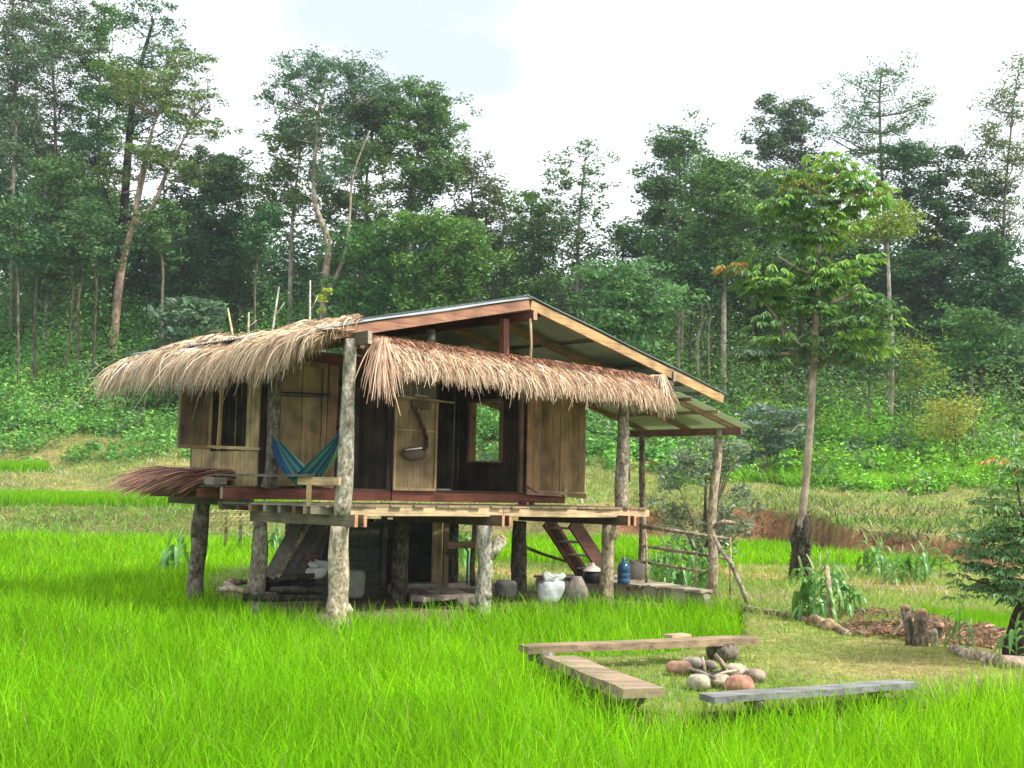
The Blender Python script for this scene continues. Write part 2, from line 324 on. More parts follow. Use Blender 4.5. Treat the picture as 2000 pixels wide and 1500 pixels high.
tag(mesh_np('ground', np.stack([XX, YY, Z], -1).reshape(-1, 3), F, col.reshape(-1, 3), M['ground'], None, True), kind='structure')

# ------------------------------------------------------------------ blades (rice, grass)
def blades(name, P, H, Wd, colr, lean, mat, seg=3, curl=.5, cvar=.18, tipc=None):
    """P n x 3 roots; H heights; Wd widths; narrow bent strips tapering to a point"""
    n = len(P); az = RNG.uniform(0, 6.283, n); ln = np.abs(RNG.normal(0, lean, n)) + .05
    d = np.stack([np.cos(az), np.sin(az), np.zeros(n)], -1)
    fa = RNG.uniform(0, 6.283, n) ; s = np.stack([np.cos(fa), np.sin(fa), np.zeros(n)], -1)
    cu = RNG.uniform(.2, 1, n) ** 2 * curl
    V = np.zeros((n, 2 * seg + 1, 3))
    for k in range(seg + 1):
        t = k / seg; out = (ln * t + cu * t ** 3) ; up = t * (1 - .45 * (cu * t ** 2) - .2 * ln * t)
        c = P + d * (H * out)[:, None] + np.array([0, 0, 1.]) * (H * up)[:, None]
        wd = (Wd * (1 - t) ** .6 * .5)[:, None]
        if k < seg: V[:, 2 * k] = c - s * wd; V[:, 2 * k + 1] = c + s * wd
        else: V[:, 2 * seg] = c
    b = (np.arange(n) * (2 * seg + 1))[:, None]
    F = [np.concatenate([b + 2 * k, b + 2 * k + 1, b + 2 * k + 3, b + 2 * k + 2], 1) for k in range(seg - 1)]
    Q = np.concatenate(F, 0) if F else np.zeros((0, 4), int)
    T3 = np.concatenate([b + 2 * (seg - 1), b + 2 * (seg - 1) + 1, b + 2 * seg], 1)
    cc = np.asarray(colr, float); cc = np.tile(cc, (n, 1)) if cc.ndim == 1 else cc
    cc = cc * (1 + RNG.normal(0, cvar, n))[:, None].clip(.45, 1.7)
    yel = RNG.random(n) < .07; cc[yel] = cc[yel] * (1.5, 1.1, 4.0); ded = RNG.random(n) < .012; cc[ded] = (.42, .36, .16); cc = cc * (1 + .35 * (RNG.random(n) < .2))[:, None]
    T = np.repeat(cc[:, None], 2 * seg + 1, 1).reshape(-1, 3)
    # mixed quads + tris
    V = V.reshape(-1, 3); me_F = (Q, T3)
    nv = len(V); me = bpy.data.meshes.new(name); me.vertices.add(nv); me.vertices.foreach_set('co', V.astype(np.float32).ravel())
    idxs = np.concatenate([Q.ravel(), T3.ravel()]).astype(np.int32); tot = np.concatenate([np.full(len(Q), 4), np.full(len(T3), 3)]).astype(np.int32)
    me.loops.add(len(idxs)); me.loops.foreach_set('vertex_index', idxs); me.polygons.add(len(tot)); st = np.zeros(len(tot), np.int32); st[1:] = np.cumsum(tot)[:-1]
    me.polygons.foreach_set('loop_start', st); me.polygons.foreach_set('loop_total', tot)
    at_ = me.attributes.new('tint', 'FLOAT_COLOR', 'POINT'); c4 = np.ones((nv, 4), np.float32); c4[:, :3] = T; at_.data.foreach_set('color', c4.ravel())
    me.polygons.foreach_set('use_smooth', np.zeros(len(tot), bool)); me.update(); me.materials.append(mat); o = bpy.data.objects.new(name, me); sc.collection.objects.link(o); return o
def scatter(n, y0, y1, pw, umin=-.5, umax=.5):
    """points with depth density ~ Y^pw (pw=1 is even on the ground)"""
    q = RNG.random(n); e = pw + 1
    Y = (y0 ** e + q * (y1 ** e - y0 ** e)) ** (1 / e) if abs(e) > 1e-6 else y0 * (y1 / y0) ** q
    return RNG.uniform(umin, umax, n) * Y, Y
def tillers(X, Y, per, spread):
    n = len(X); X = np.repeat(X, per) + RNG.normal(0, 1, n * per) * np.repeat(spread, per); Y = np.repeat(Y, per) + RNG.normal(0, 1, n * per) * np.repeat(spread, per)
    return X, Y
RICE = (.178, .44, .005)
X, Y = scatter(26000, 5.4, 46, -.35)
z, bd, dr = terrain(X, Y)
sm = inside(P_SMALL, X, Y)
back_right = (Y > 33) & (X > 0)
keep = (~dr) & (bd <= 1) & ~((bd == 1) & (X < 0)) & ~sm & ~((X > -7) & (Y > 26) & (Y < 33.8) & (X > 0))
X, Y = X[keep], Y[keep]; X, Y = tillers(X, Y, 7, .035 + .012 * Y / 10)
z, bd, dr = terrain(X, Y, False); k2 = ~dr & ~inside(P_SMALL, X, Y); X, Y, z = X[k2], Y[k2], z[k2]
H = RNG.uniform(.4, .7, len(X)) * (1 + .12 * fbm(X, Y, .8, 21, 3)) * np.where(Y < 15, 1.0, .95)
pat = fbm(X, Y, .5, 22, 3)[:, None]
pat2 = fbm(X, Y, 2.2, 23, 3)[:, None]; tone = np.array(RICE) * (1 + .14 * pat + .12 * pat2) * np.concatenate([1 + .06 * pat, np.ones_like(pat), np.ones_like(pat)], 1)
rf = blades('rice_field', np.stack([X, Y, z - .02], -1), H, .0118 * np.maximum(1, Y / 9.5), tone, .13, M['rice'], 4, .7, .24)
tag(rf, 'bright green young rice filling the flooded field around the hut', 'rice', kind='stuff')
# small paddy at the right and the terraces at the left
def rice_patch(name, X, Y, label, hh=(.36, .5)):
    z, _, _ = terrain(X, Y, False)
    o = blades(name, np.stack([X, Y, z - .03], -1), RNG.uniform(*hh, len(X)), .0095 * np.maximum(1, Y / 9.5), np.array(RICE) * (.9, .92, 1), .14, M['rice'], 3, .4, .14)
    tag(o, label, 'rice', kind='stuff')
X, Y = scatter(60000, 15, 24, 1, .2, .6); k = inside(P_SMALL, X, Y); rice_patch('rice_patch', X[k], Y[k], 'small patch of green rice behind the tree stumps at the right')
X, Y = scatter(60000, 40, 60, 1, -.55, -.1); _, bd, _ = terrain(X, Y); k = (bd == 3) & (X / Y < -.155); k[RNG.random(len(k)) < .1] = False
rice_patch('rice_terrace', X[k], Y[k], 'green rice strip on the low terrace beyond the left bank', (.45, .6))
X, Y = scatter(30000, 60, 70, 1, -.6, -.2); _, bd, _ = terrain(X, Y); k = (bd == 6) & (X / Y < -.375)
rice_patch('rice_terrace', X[k], Y[k], 'small upper rice strip at the foot of the shrubby slope', (.45, .6))
# short grass: clearing, garden, bunds, cut slopes
X, Y = scatter(230000, 6, 34, .1); z, bd, dr = terrain(X, Y); hut = (((X - O[0]) * AX[0] + (Y - O[1]) * AX[1]) > -.9) & (((X - O[0]) * AX[0] + (Y - O[1]) * AX[1]) < 6.6) & (((X - O[0]) * BX[0] + (Y - O[1]) * BX[1]) > .1) & (((X - O[0]) * BX[0] + (Y - O[1]) * BX[1]) < 4.6)
dens = np.clip(.62 + .6 * fbm(X, Y, .9, 11, 4) * -1, .1, 1); k = dr & ~hut & (RNG.random(len(X)) < dens); X, Y, z = X[k], Y[k], z[k]
mixc = np.clip(.32 + .5 * fbm(X, Y, 1.3, 31, 3) + RNG.normal(0, .2, len(X)), 0, 1)[:, None]
cl = inside(P_CLEAR, X, Y)
sg = blades('short_grass', np.stack([X, Y, z - .01], -1), np.where(cl, RNG.uniform(.03, .09, len(X)), RNG.uniform(.05, .22, len(X))), .009 * np.maximum(1, Y / 9), np.array([.2, .38, .05]) * (1 - mixc) + np.array([.42, .4, .14]) * mixc, .5, M['rice'], 2, .5, .2)
tag(sg, 'short patchy grass on the trodden ground around the fire ring', 'grass', kind='stuff')
X, Y = scatter(110000, 36, 78, 1, -.55, .55); z, bd, dr = terrain(X, Y)
lft = X / Y < -.15
k = ((bd == 1) & lft & (Y > 40)) | ((bd == 2) & lft) | ((bd >= 4) & (bd <= 7) & ~((bd == 6) & (X / Y < -.375))); k &= RNG.random(len(X)) < np.clip(.7 + .5 * fbm(X, Y, .5, 41, 3), .15, 1)
X, Y, z, bd, lft = X[k], Y[k], z[k], bd[k], lft[k]
mixc = np.clip(.4 + .45 * fbm(X, Y, .6, 42, 3) + RNG.normal(0, .22, len(X)) + np.where(lft & (bd < 4), -.4, 0), 0, 1)[:, None]
cg = blades('cut_grass', np.stack([X, Y, z - .02], -1), RNG.uniform(.12, .4, len(X)), np.full(len(X), .06), np.array([.17, .34, .05]) * (1 - mixc) + np.array([.42, .4, .16]) * mixc, .7, M['rice'], 2, .6, .25)
tag(cg, 'yellowing cut grass on the banks and terraces below the hillside', 'grass', kind='stuff')

# ------------------------------------------------------------------ leaf clouds
def leaves(C, S, tint, up=.5, aspect=.45, nrm=None, droop=.25):
    """C n x 3 centres, S n sizes -> diamond leaves"""
    n = len(C); ax = RNG.normal(0, 1, (n, 3)); ax[:, 2] = ax[:, 2] * .45 - droop; ax /= np.linalg.norm(ax, axis=1)[:, None]
    nn_ = RNG.normal(0, 1, (n, 3)) + (np.array([0, 0, up * 3]) if nrm is None else nrm * 1.6)
    sd = np.cross(ax, nn_); sd /= (np.linalg.norm(sd, axis=1)[:, None] + 1e-6)
    h = (S * .5)[:, None]; wv = sd * (S * aspect * .5)[:, None]; mid = C + ax * h * .1
    V = np.stack([C - ax * h, mid + wv, C + ax * h, mid - wv], 1).reshape(-1, 3)
    F = np.arange(4 * n).reshape(n, 4); return V, F, np.repeat(tint, 4, 0)
class Cloud:
    def __init__(s): s.V = []; s.T = []; s.n = 0
    def add(s, C, S, tint, **k): V, F, T = leaves(C, S, tint, **k); s.V.append(V); s.T.append(T)
    def build(s, name, mat, parent=None):
        V = np.concatenate(s.V); return mesh_np(name, V, np.arange(len(V)).reshape(-1, 4), np.concatenate(s.T), mat, parent)
def tints(n, c, v=.22, warm=.0):
    k = np.exp(RNG.normal(0, v, n))[:, None]; t = np.array(c) * k
    hue = RNG.normal(0, .12, n)[:, None]; t = t * np.concatenate([1 + hue, np.ones_like(hue), 1 - hue * .8], 1)
    return np.clip(t, .002, 1)
def clump(cl, c, r, n, size, color, flat=.55, shell=.55, up=.5, v=.25, aspect=.45, droop=.25):
    d = RNG.normal(0, 1, (n, 3)); d /= np.linalg.norm(d, axis=1)[:, None]; rr = (shell + (1 - shell) * RNG.random(n)) ** 1
    rr = rr * RNG.uniform(.55, 1.12, n); P = np.array(c) + d * rr[:, None] * np.array([r, r, r * flat])
    cl.add(P, size * RNG.uniform(.6, 1.35, n), tints(n, np.array(color) * math.exp(random.gauss(0, .13)), v), up=up, aspect=aspect, droop=droop, nrm=d + np.array([0, 0, .5]))
def tree(name, label, cat, path, crown, color, r0, nclump=60, nleaf=110, leafs=.3, cr_=1.1, barkc=(.3, .27, .22), flat=.6, forks=(), limbs=True, group=None, aspect=.45, mat='leaf', seed=1, under=0, v=.25):
    """path: trunk points (world); crown: [(centre, (rx, ry, rz)), ...]"""
    global RNG; keep_rng = RNG; RNG = np.random.default_rng(seed); random.seed(seed)
    leafs *= .8; nleaf = int(nleaf * 1.45); color = (color[0] * .95 * random.Random(seed).uniform(.85, 1.4), color[1] * 1.18, color[2] * .92 * random.Random(seed + 1).uniform(.6, 1.05))
    base = Vector(path[0]); e = empty(name, base, 0, label, cat, group); loc = lambda p: tuple(np.array(p) - np.array(path[0]))
    tb = MB()
    def smooth(pts, k=4):
        pts = [np.array(p, float) for p in pts]; out = []
        for i in range(len(pts) - 1):
            p0, p1, p2, p3 = pts[max(i - 1, 0)], pts[i], pts[i + 1], pts[min(i + 2, len(pts) - 1)]
            for j in range(k):
                t = j / k; out.append(.5 * ((2 * p1) + (p2 - p0) * t + (2 * p0 - 5 * p1 + 4 * p2 - p3) * t * t + (3 * p1 - p0 - 3 * p2 + p3) * t ** 3))
        out.append(pts[-1]); return out
    P = smooth([loc(p) for p in path]); m = len(P)
    tb.tube(P, [r0 * (1.25 if i == 0 else 1) * (1 - .8 * (i / (m - 1)) ** 1.2) for i in range(m)], barkc, 8, .06)
    stems = [P]
    for fk in forks:
        Q = smooth([loc(p) for p in fk[1]]); q = len(Q); tb.tube(Q, [fk[0] * (1 - .75 * i / (q - 1)) for i in range(q)], barkc, 7, .06); stems.append(Q)
    allp = np.array([p for s_ in stems for p in s_]); cl = Cloud()
    vol = np.array([a[1][0] * a[1][2] for a in crown]); cnt = np.maximum(1, (nclump * vol / vol.sum()).astype(int))
    for (c, r), k in zip(crown, cnt):
        c = np.array(loc(c))
        for _ in range(k):
            d = RNG.normal(0, 1, 3); d /= np.linalg.norm(d); q = RNG.uniform(.35, 1.0) ** .5
            pc = c + d * q * np.array(r)
            if limbs:
                lo = allp[allp[:, 2] < pc[2] - .25 * min(r)]
                if len(lo) == 0: lo = allp[:3]
                s0 = lo[np.argmin(np.linalg.norm((lo - pc) * (1, 1, .6), axis=1))]
                mid = s0 * .5 + pc * .5 + np.array([0, 0, -.08]) * np.linalg.norm(pc - s0) + RNG.normal(0, .12, 3) * np.linalg.norm(pc - s0) * .5
                L = np.linalg.norm(pc - s0); rb = min(r0 * .35, .014 * L + .01)
                tb.tube([s0, mid, pc], [rb, rb * .65, rb * .25], barkc, 5, .05, False)
            rr = cr_ * random.uniform(.65, 1.3)
            nl = int(nleaf * random.uniform(.6, 1.3))
            for sub in range(4):
                o_ = RNG.normal(0, .5, 3) * rr * np.array([1, 1, .5]); clump(cl, pc + o_, rr * .62, max(4, nl // 4), leafs, color, flat, v=v, aspect=aspect)
    t_ = tb.build('trunk', M['treebark'], e, True); cr = cl.build('crown', M[mat], e)
    RNG = keep_rng; return e
def A3(px, py, Y): return at(px, py, Y)
def simple_tree(px, by, ty, wpx, Y, color, label, cat='tree', lean=0, cb=.35, nclump=60, nleaf=120, leafs=.32, seed=1, barkc=(.19, .17, .14), path=None, blobs=None, r0=.18, forks=(), flat=.6, v=.25, cr_=None, name='forest_tree', aspect=.45):
    s = Y / 2400
    base = A3(px, by, Y); base[2] = gz(base[0], base[1]) - .2
    if path is None:
        rs = random.Random(seed); H = (by - ty)
        path = [(px, by)] + [(px + lean * t + rs.uniform(-7, 7), by - H * t) for t in (.2, .4, .6, .8, .95)]
    pts = [base] + [A3(x, y, Y) for x, y in path[1:]]
    if blobs is None:
        top = ty; bot = ty + (by - ty) * cb; cx = px + lean * .7
        blobs = []; k = max(5, int((bot - top) / 55)); rs = random.Random(seed + 5)
        for i in range(k):
            t = (i + .5) / k; yy_ = top + (bot - top) * t; ww = wpx * .58 * (.5 + .62 * math.sin(math.pi * min(1, .18 + t * .75))) * rs.uniform(.8, 1.15)
            blobs.append((cx + rs.uniform(-.22, .22) * wpx, yy_, ww * .72, (bot - top) / k * .62))
    nclump = int(nclump * 1.35); cw = [(A3(b[0], b[1], Y) + np.array([0, random.uniform(-.5, .5), 0]), (b[2] * s, b[2] * s * .8, b[3] * s)) for b in blobs]
    fk = [(f[0], [A3(x, y, Y) for x, y in f[1]]) for f in forks]
    return tree(name, label, cat, pts, cw, color, r0, nclump, nleaf, leafs, cr_ or 1.12, barkc, flat, fk, seed=seed, v=v, aspect=aspect)
G_DARK = (.055, .115, .045); G_MID = (.085, .17, .045); G_GREY = (.09, .14, .09); G_LITE = (.1, .19, .04); G_YEL = (.2, .26, .04); G_BROWN = (.09, .11, .045)
T = simple_tree
T(25, 640, -70, 190, 84, G_GREY, 'tall grey green tree filling the far left edge of the forest', cb=.55, nclump=95, nleaf=150, leafs=.26, seed=11, v=.3)
T(105, 635, -60, 150, 88, (.08, .125, .08), 'tall slender grey leaved tree second from the left forest edge', cb=.7, nclump=100, nleaf=140, leafs=.26, seed=12)
T(190, 620, 8, 150, 92, G_MID, 'tall green tree with rounded top behind the dark trunk', cb=.7, nclump=90, nleaf=130, seed=13)
T(225, 640, 0, 0, 86, G_DARK, 'tall tree with thick black trunk behind the leaning forked tree', seed=14, nclump=85, nleaf=110, leafs=.28, barkc=(.035, .03, .028), r0=.42,
  path=[(222, 630), (232, 520), (243, 400), (250, 300), (262, 180), (285, 90), (300, 40)], blobs=[(300, 35, 50, 42), (230, 170, 65, 50), (190, 290, 60, 55), (300, 250, 60, 50), (320, 130, 60, 50), (175, 420, 50, 50)],
  forks=[(.14, [(240, 470), (215, 400), (190, 330)]), (.14, [(245, 430), (300, 415), (335, 420)])])
T(222, 640, 90, 0, 82, (.085, .16, .04), 'leaning tree with pale forked trunk and layered light green crown', seed=15, nclump=80, nleaf=105, leafs=.27, barkc=(.34, .25, .19), r0=.3, flat=.35,
  path=[(222, 640), (232, 560), (247, 480), (262, 430), (275, 350), (290, 280), (320, 180)], blobs=[(360, 115, 50, 30), (300, 180, 90, 35), (370, 200, 70, 35), (250, 150, 50, 30), (290, 300, 80, 30), (400, 250, 55, 25), (215, 345, 45, 22), (350, 330, 60, 28)],
  forks=[(.2, [(262, 440), (300, 400), (320, 350), (345, 300), (380, 230)]), (.1, [(270, 400), (285, 330), (300, 250)])])
T(400, 640, 285, 190, 86, (.048, .1, .045), 'dark dense tree between the leaning tree and the slim trunks', cb=.85, nclump=95, nleaf=160, seed=16)
T(470, 640, 340, 120, 88, G_DARK, 'dark bushy tree with low crown right of the darkest dense tree', cb=.9, nclump=60, nleaf=140, seed=17)
T(300, 640, 400, 150, 90, (.048, .1, .045), 'dark low tree filling the gap behind the leaning trunk', cb=.9, nclump=55, nleaf=150, seed=18)
T(90, 640, 330, 220, 82, (.065, .14, .04), 'leafy understorey tree below the grey trees at far left', cb=.85, nclump=90, nleaf=140, seed=19)
T(568, 610, 250, 0, 84, G_MID, 'tree with slim pale straight trunk left of the wavy trunk', seed=20, nclump=55, nleaf=100, barkc=(.32, .29, .25), r0=.17,
  path=[(570, 605), (568, 500), (572, 420), (582, 330), (590, 270)], blobs=[(570, 300, 60, 50), (540, 370, 45, 50), (600, 250, 40, 40), (610, 400, 40, 40)])
T(632, 610, 95, 0, 80, (.08, .14, .07), 'tall tree with pale wavy trunk and high spreading crown', seed=21, nclump=85, nleaf=100, leafs=.26, barkc=(.36, .31, .25), r0=.27, flat=.5,
  path=[(632, 615), (634, 555), (641, 500), (636, 455), (617, 405), (612, 340), (618, 280), (622, 220), (640, 160)],
  blobs=[(600, 130, 62, 32), (660, 145, 55, 32), (560, 190, 42, 30), (715, 165, 40, 35), (620, 200, 60, 32), (560, 245, 40, 22), (640, 260, 45, 28), (640, 330, 40, 45)],
  forks=[(.17, [(634, 580), (655, 545), (675, 490), (683, 420), (690, 340), (720, 260)]), (.1, [(618, 280), (650, 240), (690, 200)])])
T(700, 620, 290, 130, 83, G_MID, 'round green tree right of the wavy trunk below the high crown', cb=.75, nclump=60, nleaf=130, seed=22)
T(760, 620, 150, 0, 86, (.06, .12, .055), 'tall dark tree with bare upper stems beside the wavy tree', seed=23, nclump=60, nleaf=110, r0=.2,
  path=[(725, 620), (722, 500), (715, 400), (718, 330), (730, 250)], blobs=[(740, 215, 45, 40), (690, 235, 45, 35), (765, 190, 25, 35), (700, 285, 50, 25)])
T(820, 625, 165, 0, 84, (.075, .16, .05), 'tall domed green tree, highest right of the wavy tree', seed=24, nclump=95, nleaf=130, r0=.22,
  path=[(795, 625), (797, 500), (800, 400), (810, 330), (820, 260)], blobs=[(820, 205, 55, 40), (855, 260, 45, 50), (780, 280, 45, 45), (840, 340, 55, 40), (800, 370, 50, 35)])
T(925, 625, 310, 130, 86, G_BROWN, 'brownish green tree stepping down right of the domed tree', cb=.8, nclump=65, nleaf=110, seed=25)
T(985, 625, 370, 90, 90, (.09, .14, .08), 'pale sparse tree low on the skyline above the roof', cb=.85, nclump=35, nleaf=90, seed=26)
T(850, 640, 420, 220, 78, (.08, .18, .045), 'wide mid green tree in front of the domed tree', cb=.95, nclump=95, nleaf=150, seed=27)
T(730, 640, 440, 150, 80, (.075, .16, .04), 'mid green tree just left above the hut roof edge', cb=.95, nclump=65, nleaf=140, seed=28)
T(1040, 640, 375, 110, 86, G_MID, 'green tree directly behind the roof peak', cb=.9, nclump=60, nleaf=130, seed=29)
T(1130, 660, 280, 0, 84, (.08, .14, .07), 'open crowned tree standing alone against the sky past the roof peak', seed=30, nclump=62, nleaf=85, barkc=(.25, .23, .2), r0=.16,
  path=[(1130, 660), (1128, 560), (1130, 450), (1138, 360), (1145, 300)], blobs=[(1150, 300, 26, 22), (1105, 320, 20, 20), (1165, 350, 38, 22), (1085, 360, 28, 28), (1180, 430, 25, 12), (1125, 400, 45, 22), (1095, 450, 50, 30), (1160, 490, 55, 40), (1120, 560, 90, 50)])
T(1215, 660, 435, 110, 87, G_DARK, 'low dark tree in the skyline dip right of the roof peak', cb=.9, nclump=50, nleaf=130, seed=31)
T(1230, 720, 520, 150, 60, (.12, .2, .09), 'pale leafy young tree directly behind the right roof slope', cb=.8, nclump=50, nleaf=130, leafs=.3, seed=32, flat=.35, r0=.09)
T(1330, 700, 255, 130, 82, (.075, .145, .065), 'tall tree with stepped crown at the left of the right hand wood', cb=.72, nclump=85, nleaf=130, seed=33)
T(1413, 705, 320, 150, 76, G_MID, 'tree with straight lichen grey trunk and full crown', cb=.5, nclump=75, nleaf=140, seed=34, barkc=(.3, .27, .24), r0=.2)
T(1325, 705, 520, 60, 78, G_DARK, 'slim dark understorey tree with bare lower trunk', cb=.3, nclump=22, nleaf=110, seed=35, barkc=(.26, .23, .2), r0=.13)
T(1365, 705, 520, 60, 77, G_DARK, 'thin twin of bare trunk next to the lichen grey trunk', cb=.3, nclump=20, nleaf=110, seed=36, barkc=(.26, .24, .2), r0=.11)
T(1560, 700, 195, 170, 86, (.07, .12, .075), 'dark blue green tree behind the bright young tree', cb=.7, nclump=95, nleaf=150, seed=37)
T(1470, 710, 350, 120, 84, (.06, .12, .05), 'dense dark tree between the grey trunk and the young tree', cb=.85, nclump=70, nleaf=140, seed=38)
T(1720, 760, 110, 0, 84, (.075, .14, .055), 'tallest airy tree of the right hand skyline', seed=39, nclump=80, nleaf=75, leafs=.24, r0=.2, v=.3,
  path=[(1728, 770), (1732, 600), (1728, 450), (1722, 330), (1718, 200), (1722, 140)], blobs=[(1740, 150, 55, 35), (1680, 190, 60, 40), (1770, 220, 50, 40), (1640, 250, 40, 40), (1720, 280, 80, 35), (1800, 300, 40, 25), (1760, 370, 60, 40)])
T(1737, 785, 400, 0, 68, G_YEL, 'slender tree with straight pale trunk and small yellow green crown', seed=40, nclump=28, nleaf=110, leafs=.24, barkc=(.36, .34, .3), r0=.16,
  path=[(1738, 788), (1742, 690), (1738, 600), (1735, 520), (1733, 460), (1725, 420)], blobs=[(1745, 430, 30, 24), (1690, 440, 32, 22), (1720, 455, 45, 15)])
T(1830, 770, 280, 230, 80, (.048, .1, .045), 'broad dark pyramid shaped tree in the right wood', cb=.92, nclump=130, nleaf=165, seed=41)
T(1965, 790, 120, 0, 78, (.11, .16, .11), 'tall feathery pale tree at the right edge of the wood', seed=42, nclump=75, nleaf=75, leafs=.24, r0=.14, v=.3,
  path=[(1960, 790), (1955, 600), (1962, 400), (1975, 250), (1985, 160)], blobs=[(1985, 150, 35, 30), (1960, 210, 50, 35), (1925, 270, 40, 30), (1985, 300, 60, 40), (1930, 360, 40, 30), (1980, 420, 60, 45), (1900, 320, 20, 30)])
T(1960, 800, 470, 150, 76, (.048, .1, .045), 'dark understorey tree at the foot of the feathery tree', cb=.92, nclump=80, nleaf=150, seed=43)
T(1630, 760, 430, 170, 82, (.048, .1, .045), 'deep green tree hidden behind the bright young tree trunk', cb=.85, nclump=85, nleaf=150, seed=44)
T(1900, 815, 610, 110, 62, (.08, .16, .045), 'small flat topped tree at the edge of the dark right wood', cb=.45, nclump=30, nleaf=120, leafs=.25, seed=45, flat=.3, r0=.07)
T(1862, 870, 785, 80, 60, (.26, .3, .07), 'small sapling with yellowish new leaves on the right slope', cb=.75, nclump=16, nleaf=120, leafs=.2, seed=46, r0=.05, name='sapling')
T(1700, 800, 640, 90, 66, (.08, .15, .05), 'leafy sapling left of the pale straight trunk', cb=.6, nclump=22, nleaf=110, leafs=.25, seed=47, r0=.06, name='sapling', flat=.4)
T(1790, 790, 660, 60, 66, G_YEL, 'sapling with lime green leaves right of the pale straight trunk', cb=.7, nclump=12, nleaf=100, leafs=.22, seed=48, r0=.05, name='sapling')

for k_, (px_, by_, ty2, lb_) in enumerate(((45, 632, 380, 'slim bare trunk near the far left edge under the grey trees'), (75, 640, 430, 'slightly leaning slim trunk second from the far left edge'), (135, 625, 420, 'slim pale trunk midway between the left edge and the leaning tree'), (160, 640, 400, 'thin dark trunk left of the thick black trunk'), (188, 610, 420, 'thin straight trunk just left of the thick black trunk'), (322, 600, 400, 'thin trunk behind the broad leaved dark shrub'),
        (505, 600, 400, 'slim trunk left of the straight pale trunk'), (1345, 700, 470, 'crooked reddish trunk in the gap above the lean-to'), (1388, 700, 480, 'pale thin trunk left of the lichen grey trunk'), (1530, 740, 480, 'thin dark trunk left of the bright young tree stem'), (1650, 770, 480, 'thin trunk right behind the bright young tree stem'), (1775, 780, 480, 'slim trunk in the dark wood right of the pale straight trunk'), (1912, 800, 480, 'thin leaning trunk in the darkest part of the right wood'))):
    T(px_, by_, ty2, 60, 76 + k_ % 4, G_DARK, lb_, cb=.5, nclump=14, nleaf=110, seed=200 + k_, barkc=((.15, .13, .1), (.1, .085, .07), (.19, .16, .12))[k_ % 3], r0=.08 + .03 * (k_ % 2), lean=(k_ * 7 % 5 - 2) * 9)
# far wood behind the named trees
def far_wood():
    cl = Cloud(); rg = random.Random(99)
    tops = [(-200, 80), (0, 120), (150, 330), (350, 400), (480, 430), (600, 430), (720, 430), (860, 430), (960, 470), (1060, 480), (1160, 520), (1240, 520), (1300, 430), (1400, 420), (1500, 330), (1600, 350), (1720, 400), (1850, 420), (1930, 520), (2000, 540), (2200, 300)]
    tx = [t[0] for t in tops]; ty_ = [t[1] for t in tops]
    for i in range(150):
        px = -180 + 2380 * (i + rg.random()) / 150; Y = rg.uniform(93, 110); top = np.interp(px, tx, ty_) + rg.uniform(-10, 110)
        bot = 690 + .06 * (px - 1000); h = bot - top
        for k in range(int(13 + h / 16)):
            t = rg.random(); y = top + (bot - top) * t; x = px + rg.uniform(-1, 1) * (28 + 30 * math.sin(3 * min(1, t + .1)))
            c = at(x, y, Y); clump(cl, c, rg.uniform(1.1, 2.1), 46, .5, (.04, .1, .04) if i % 3 else (.055, .135, .045), .7)
    o = cl.build('far_wood', M['leaf']); tag(o, 'dark mass of forest behind the separate trees', 'forest', kind='stuff')
far_wood()

# undergrowth on the slopes
def undergrowth():
    cl = Cloud(); rg = random.Random(5)
    n = 0
    while n < 3700:
        u = rg.uniform(-.5, .5); Y = rg.uniform(54, 97); x = u * Y; z, b, d = terrain(np.array([x]), np.array([Y])); b = int(b[0])
        if b < 8 and not (u > .13 and b >= 6 and rg.random() < .75):
            if b == 7 and rg.random() < .45 and u < .2: pass
            elif b == 7 and rg.random() < .7 and u >= .2: pass
            else: continue
        n += 1
        r = rg.uniform(.45, 1.35) * (1.3 if b >= 9 else 1) * (.6 if b <= 7 and u > .13 else 1)
        px = 1000 + 2400 * u
        if u > .13: c = (.17, .40, .03) if b <= 8 and rg.random() < .8 else (.1, .22, .045)
        else: c = (.1, .27, .05) if rg.random() < .7 else (.15, .34, .05)
        hn = float(fbm(np.array([x]), np.array([Y]), .45, 61, 2)[0]); c = tuple(v * (1.2 + .35 * hn) for v in c)
        if rg.random() < .12: c = (.13, .2, .11)
        if rg.random() < .06: c = (.28, .36, .07)
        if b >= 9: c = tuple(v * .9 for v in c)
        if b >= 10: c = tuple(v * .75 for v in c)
        h = r * rg.choice((.6, .9, 1.2, 1.9) if b < 9 else (.9, 1.4, 2.2, 3.2))
        clump(cl, (x, Y, float(z[0]) + h * .35), r, int(110 + 70 * r), rg.choice((.17, .22, .3)), c, h / r, .75, up=.4, v=.22)
    tag(cl.build('undergrowth', M['leaf']), 'tangled green shrubs and weeds covering the hillside below the trees', 'undergrowth', kind='stuff')
undergrowth()

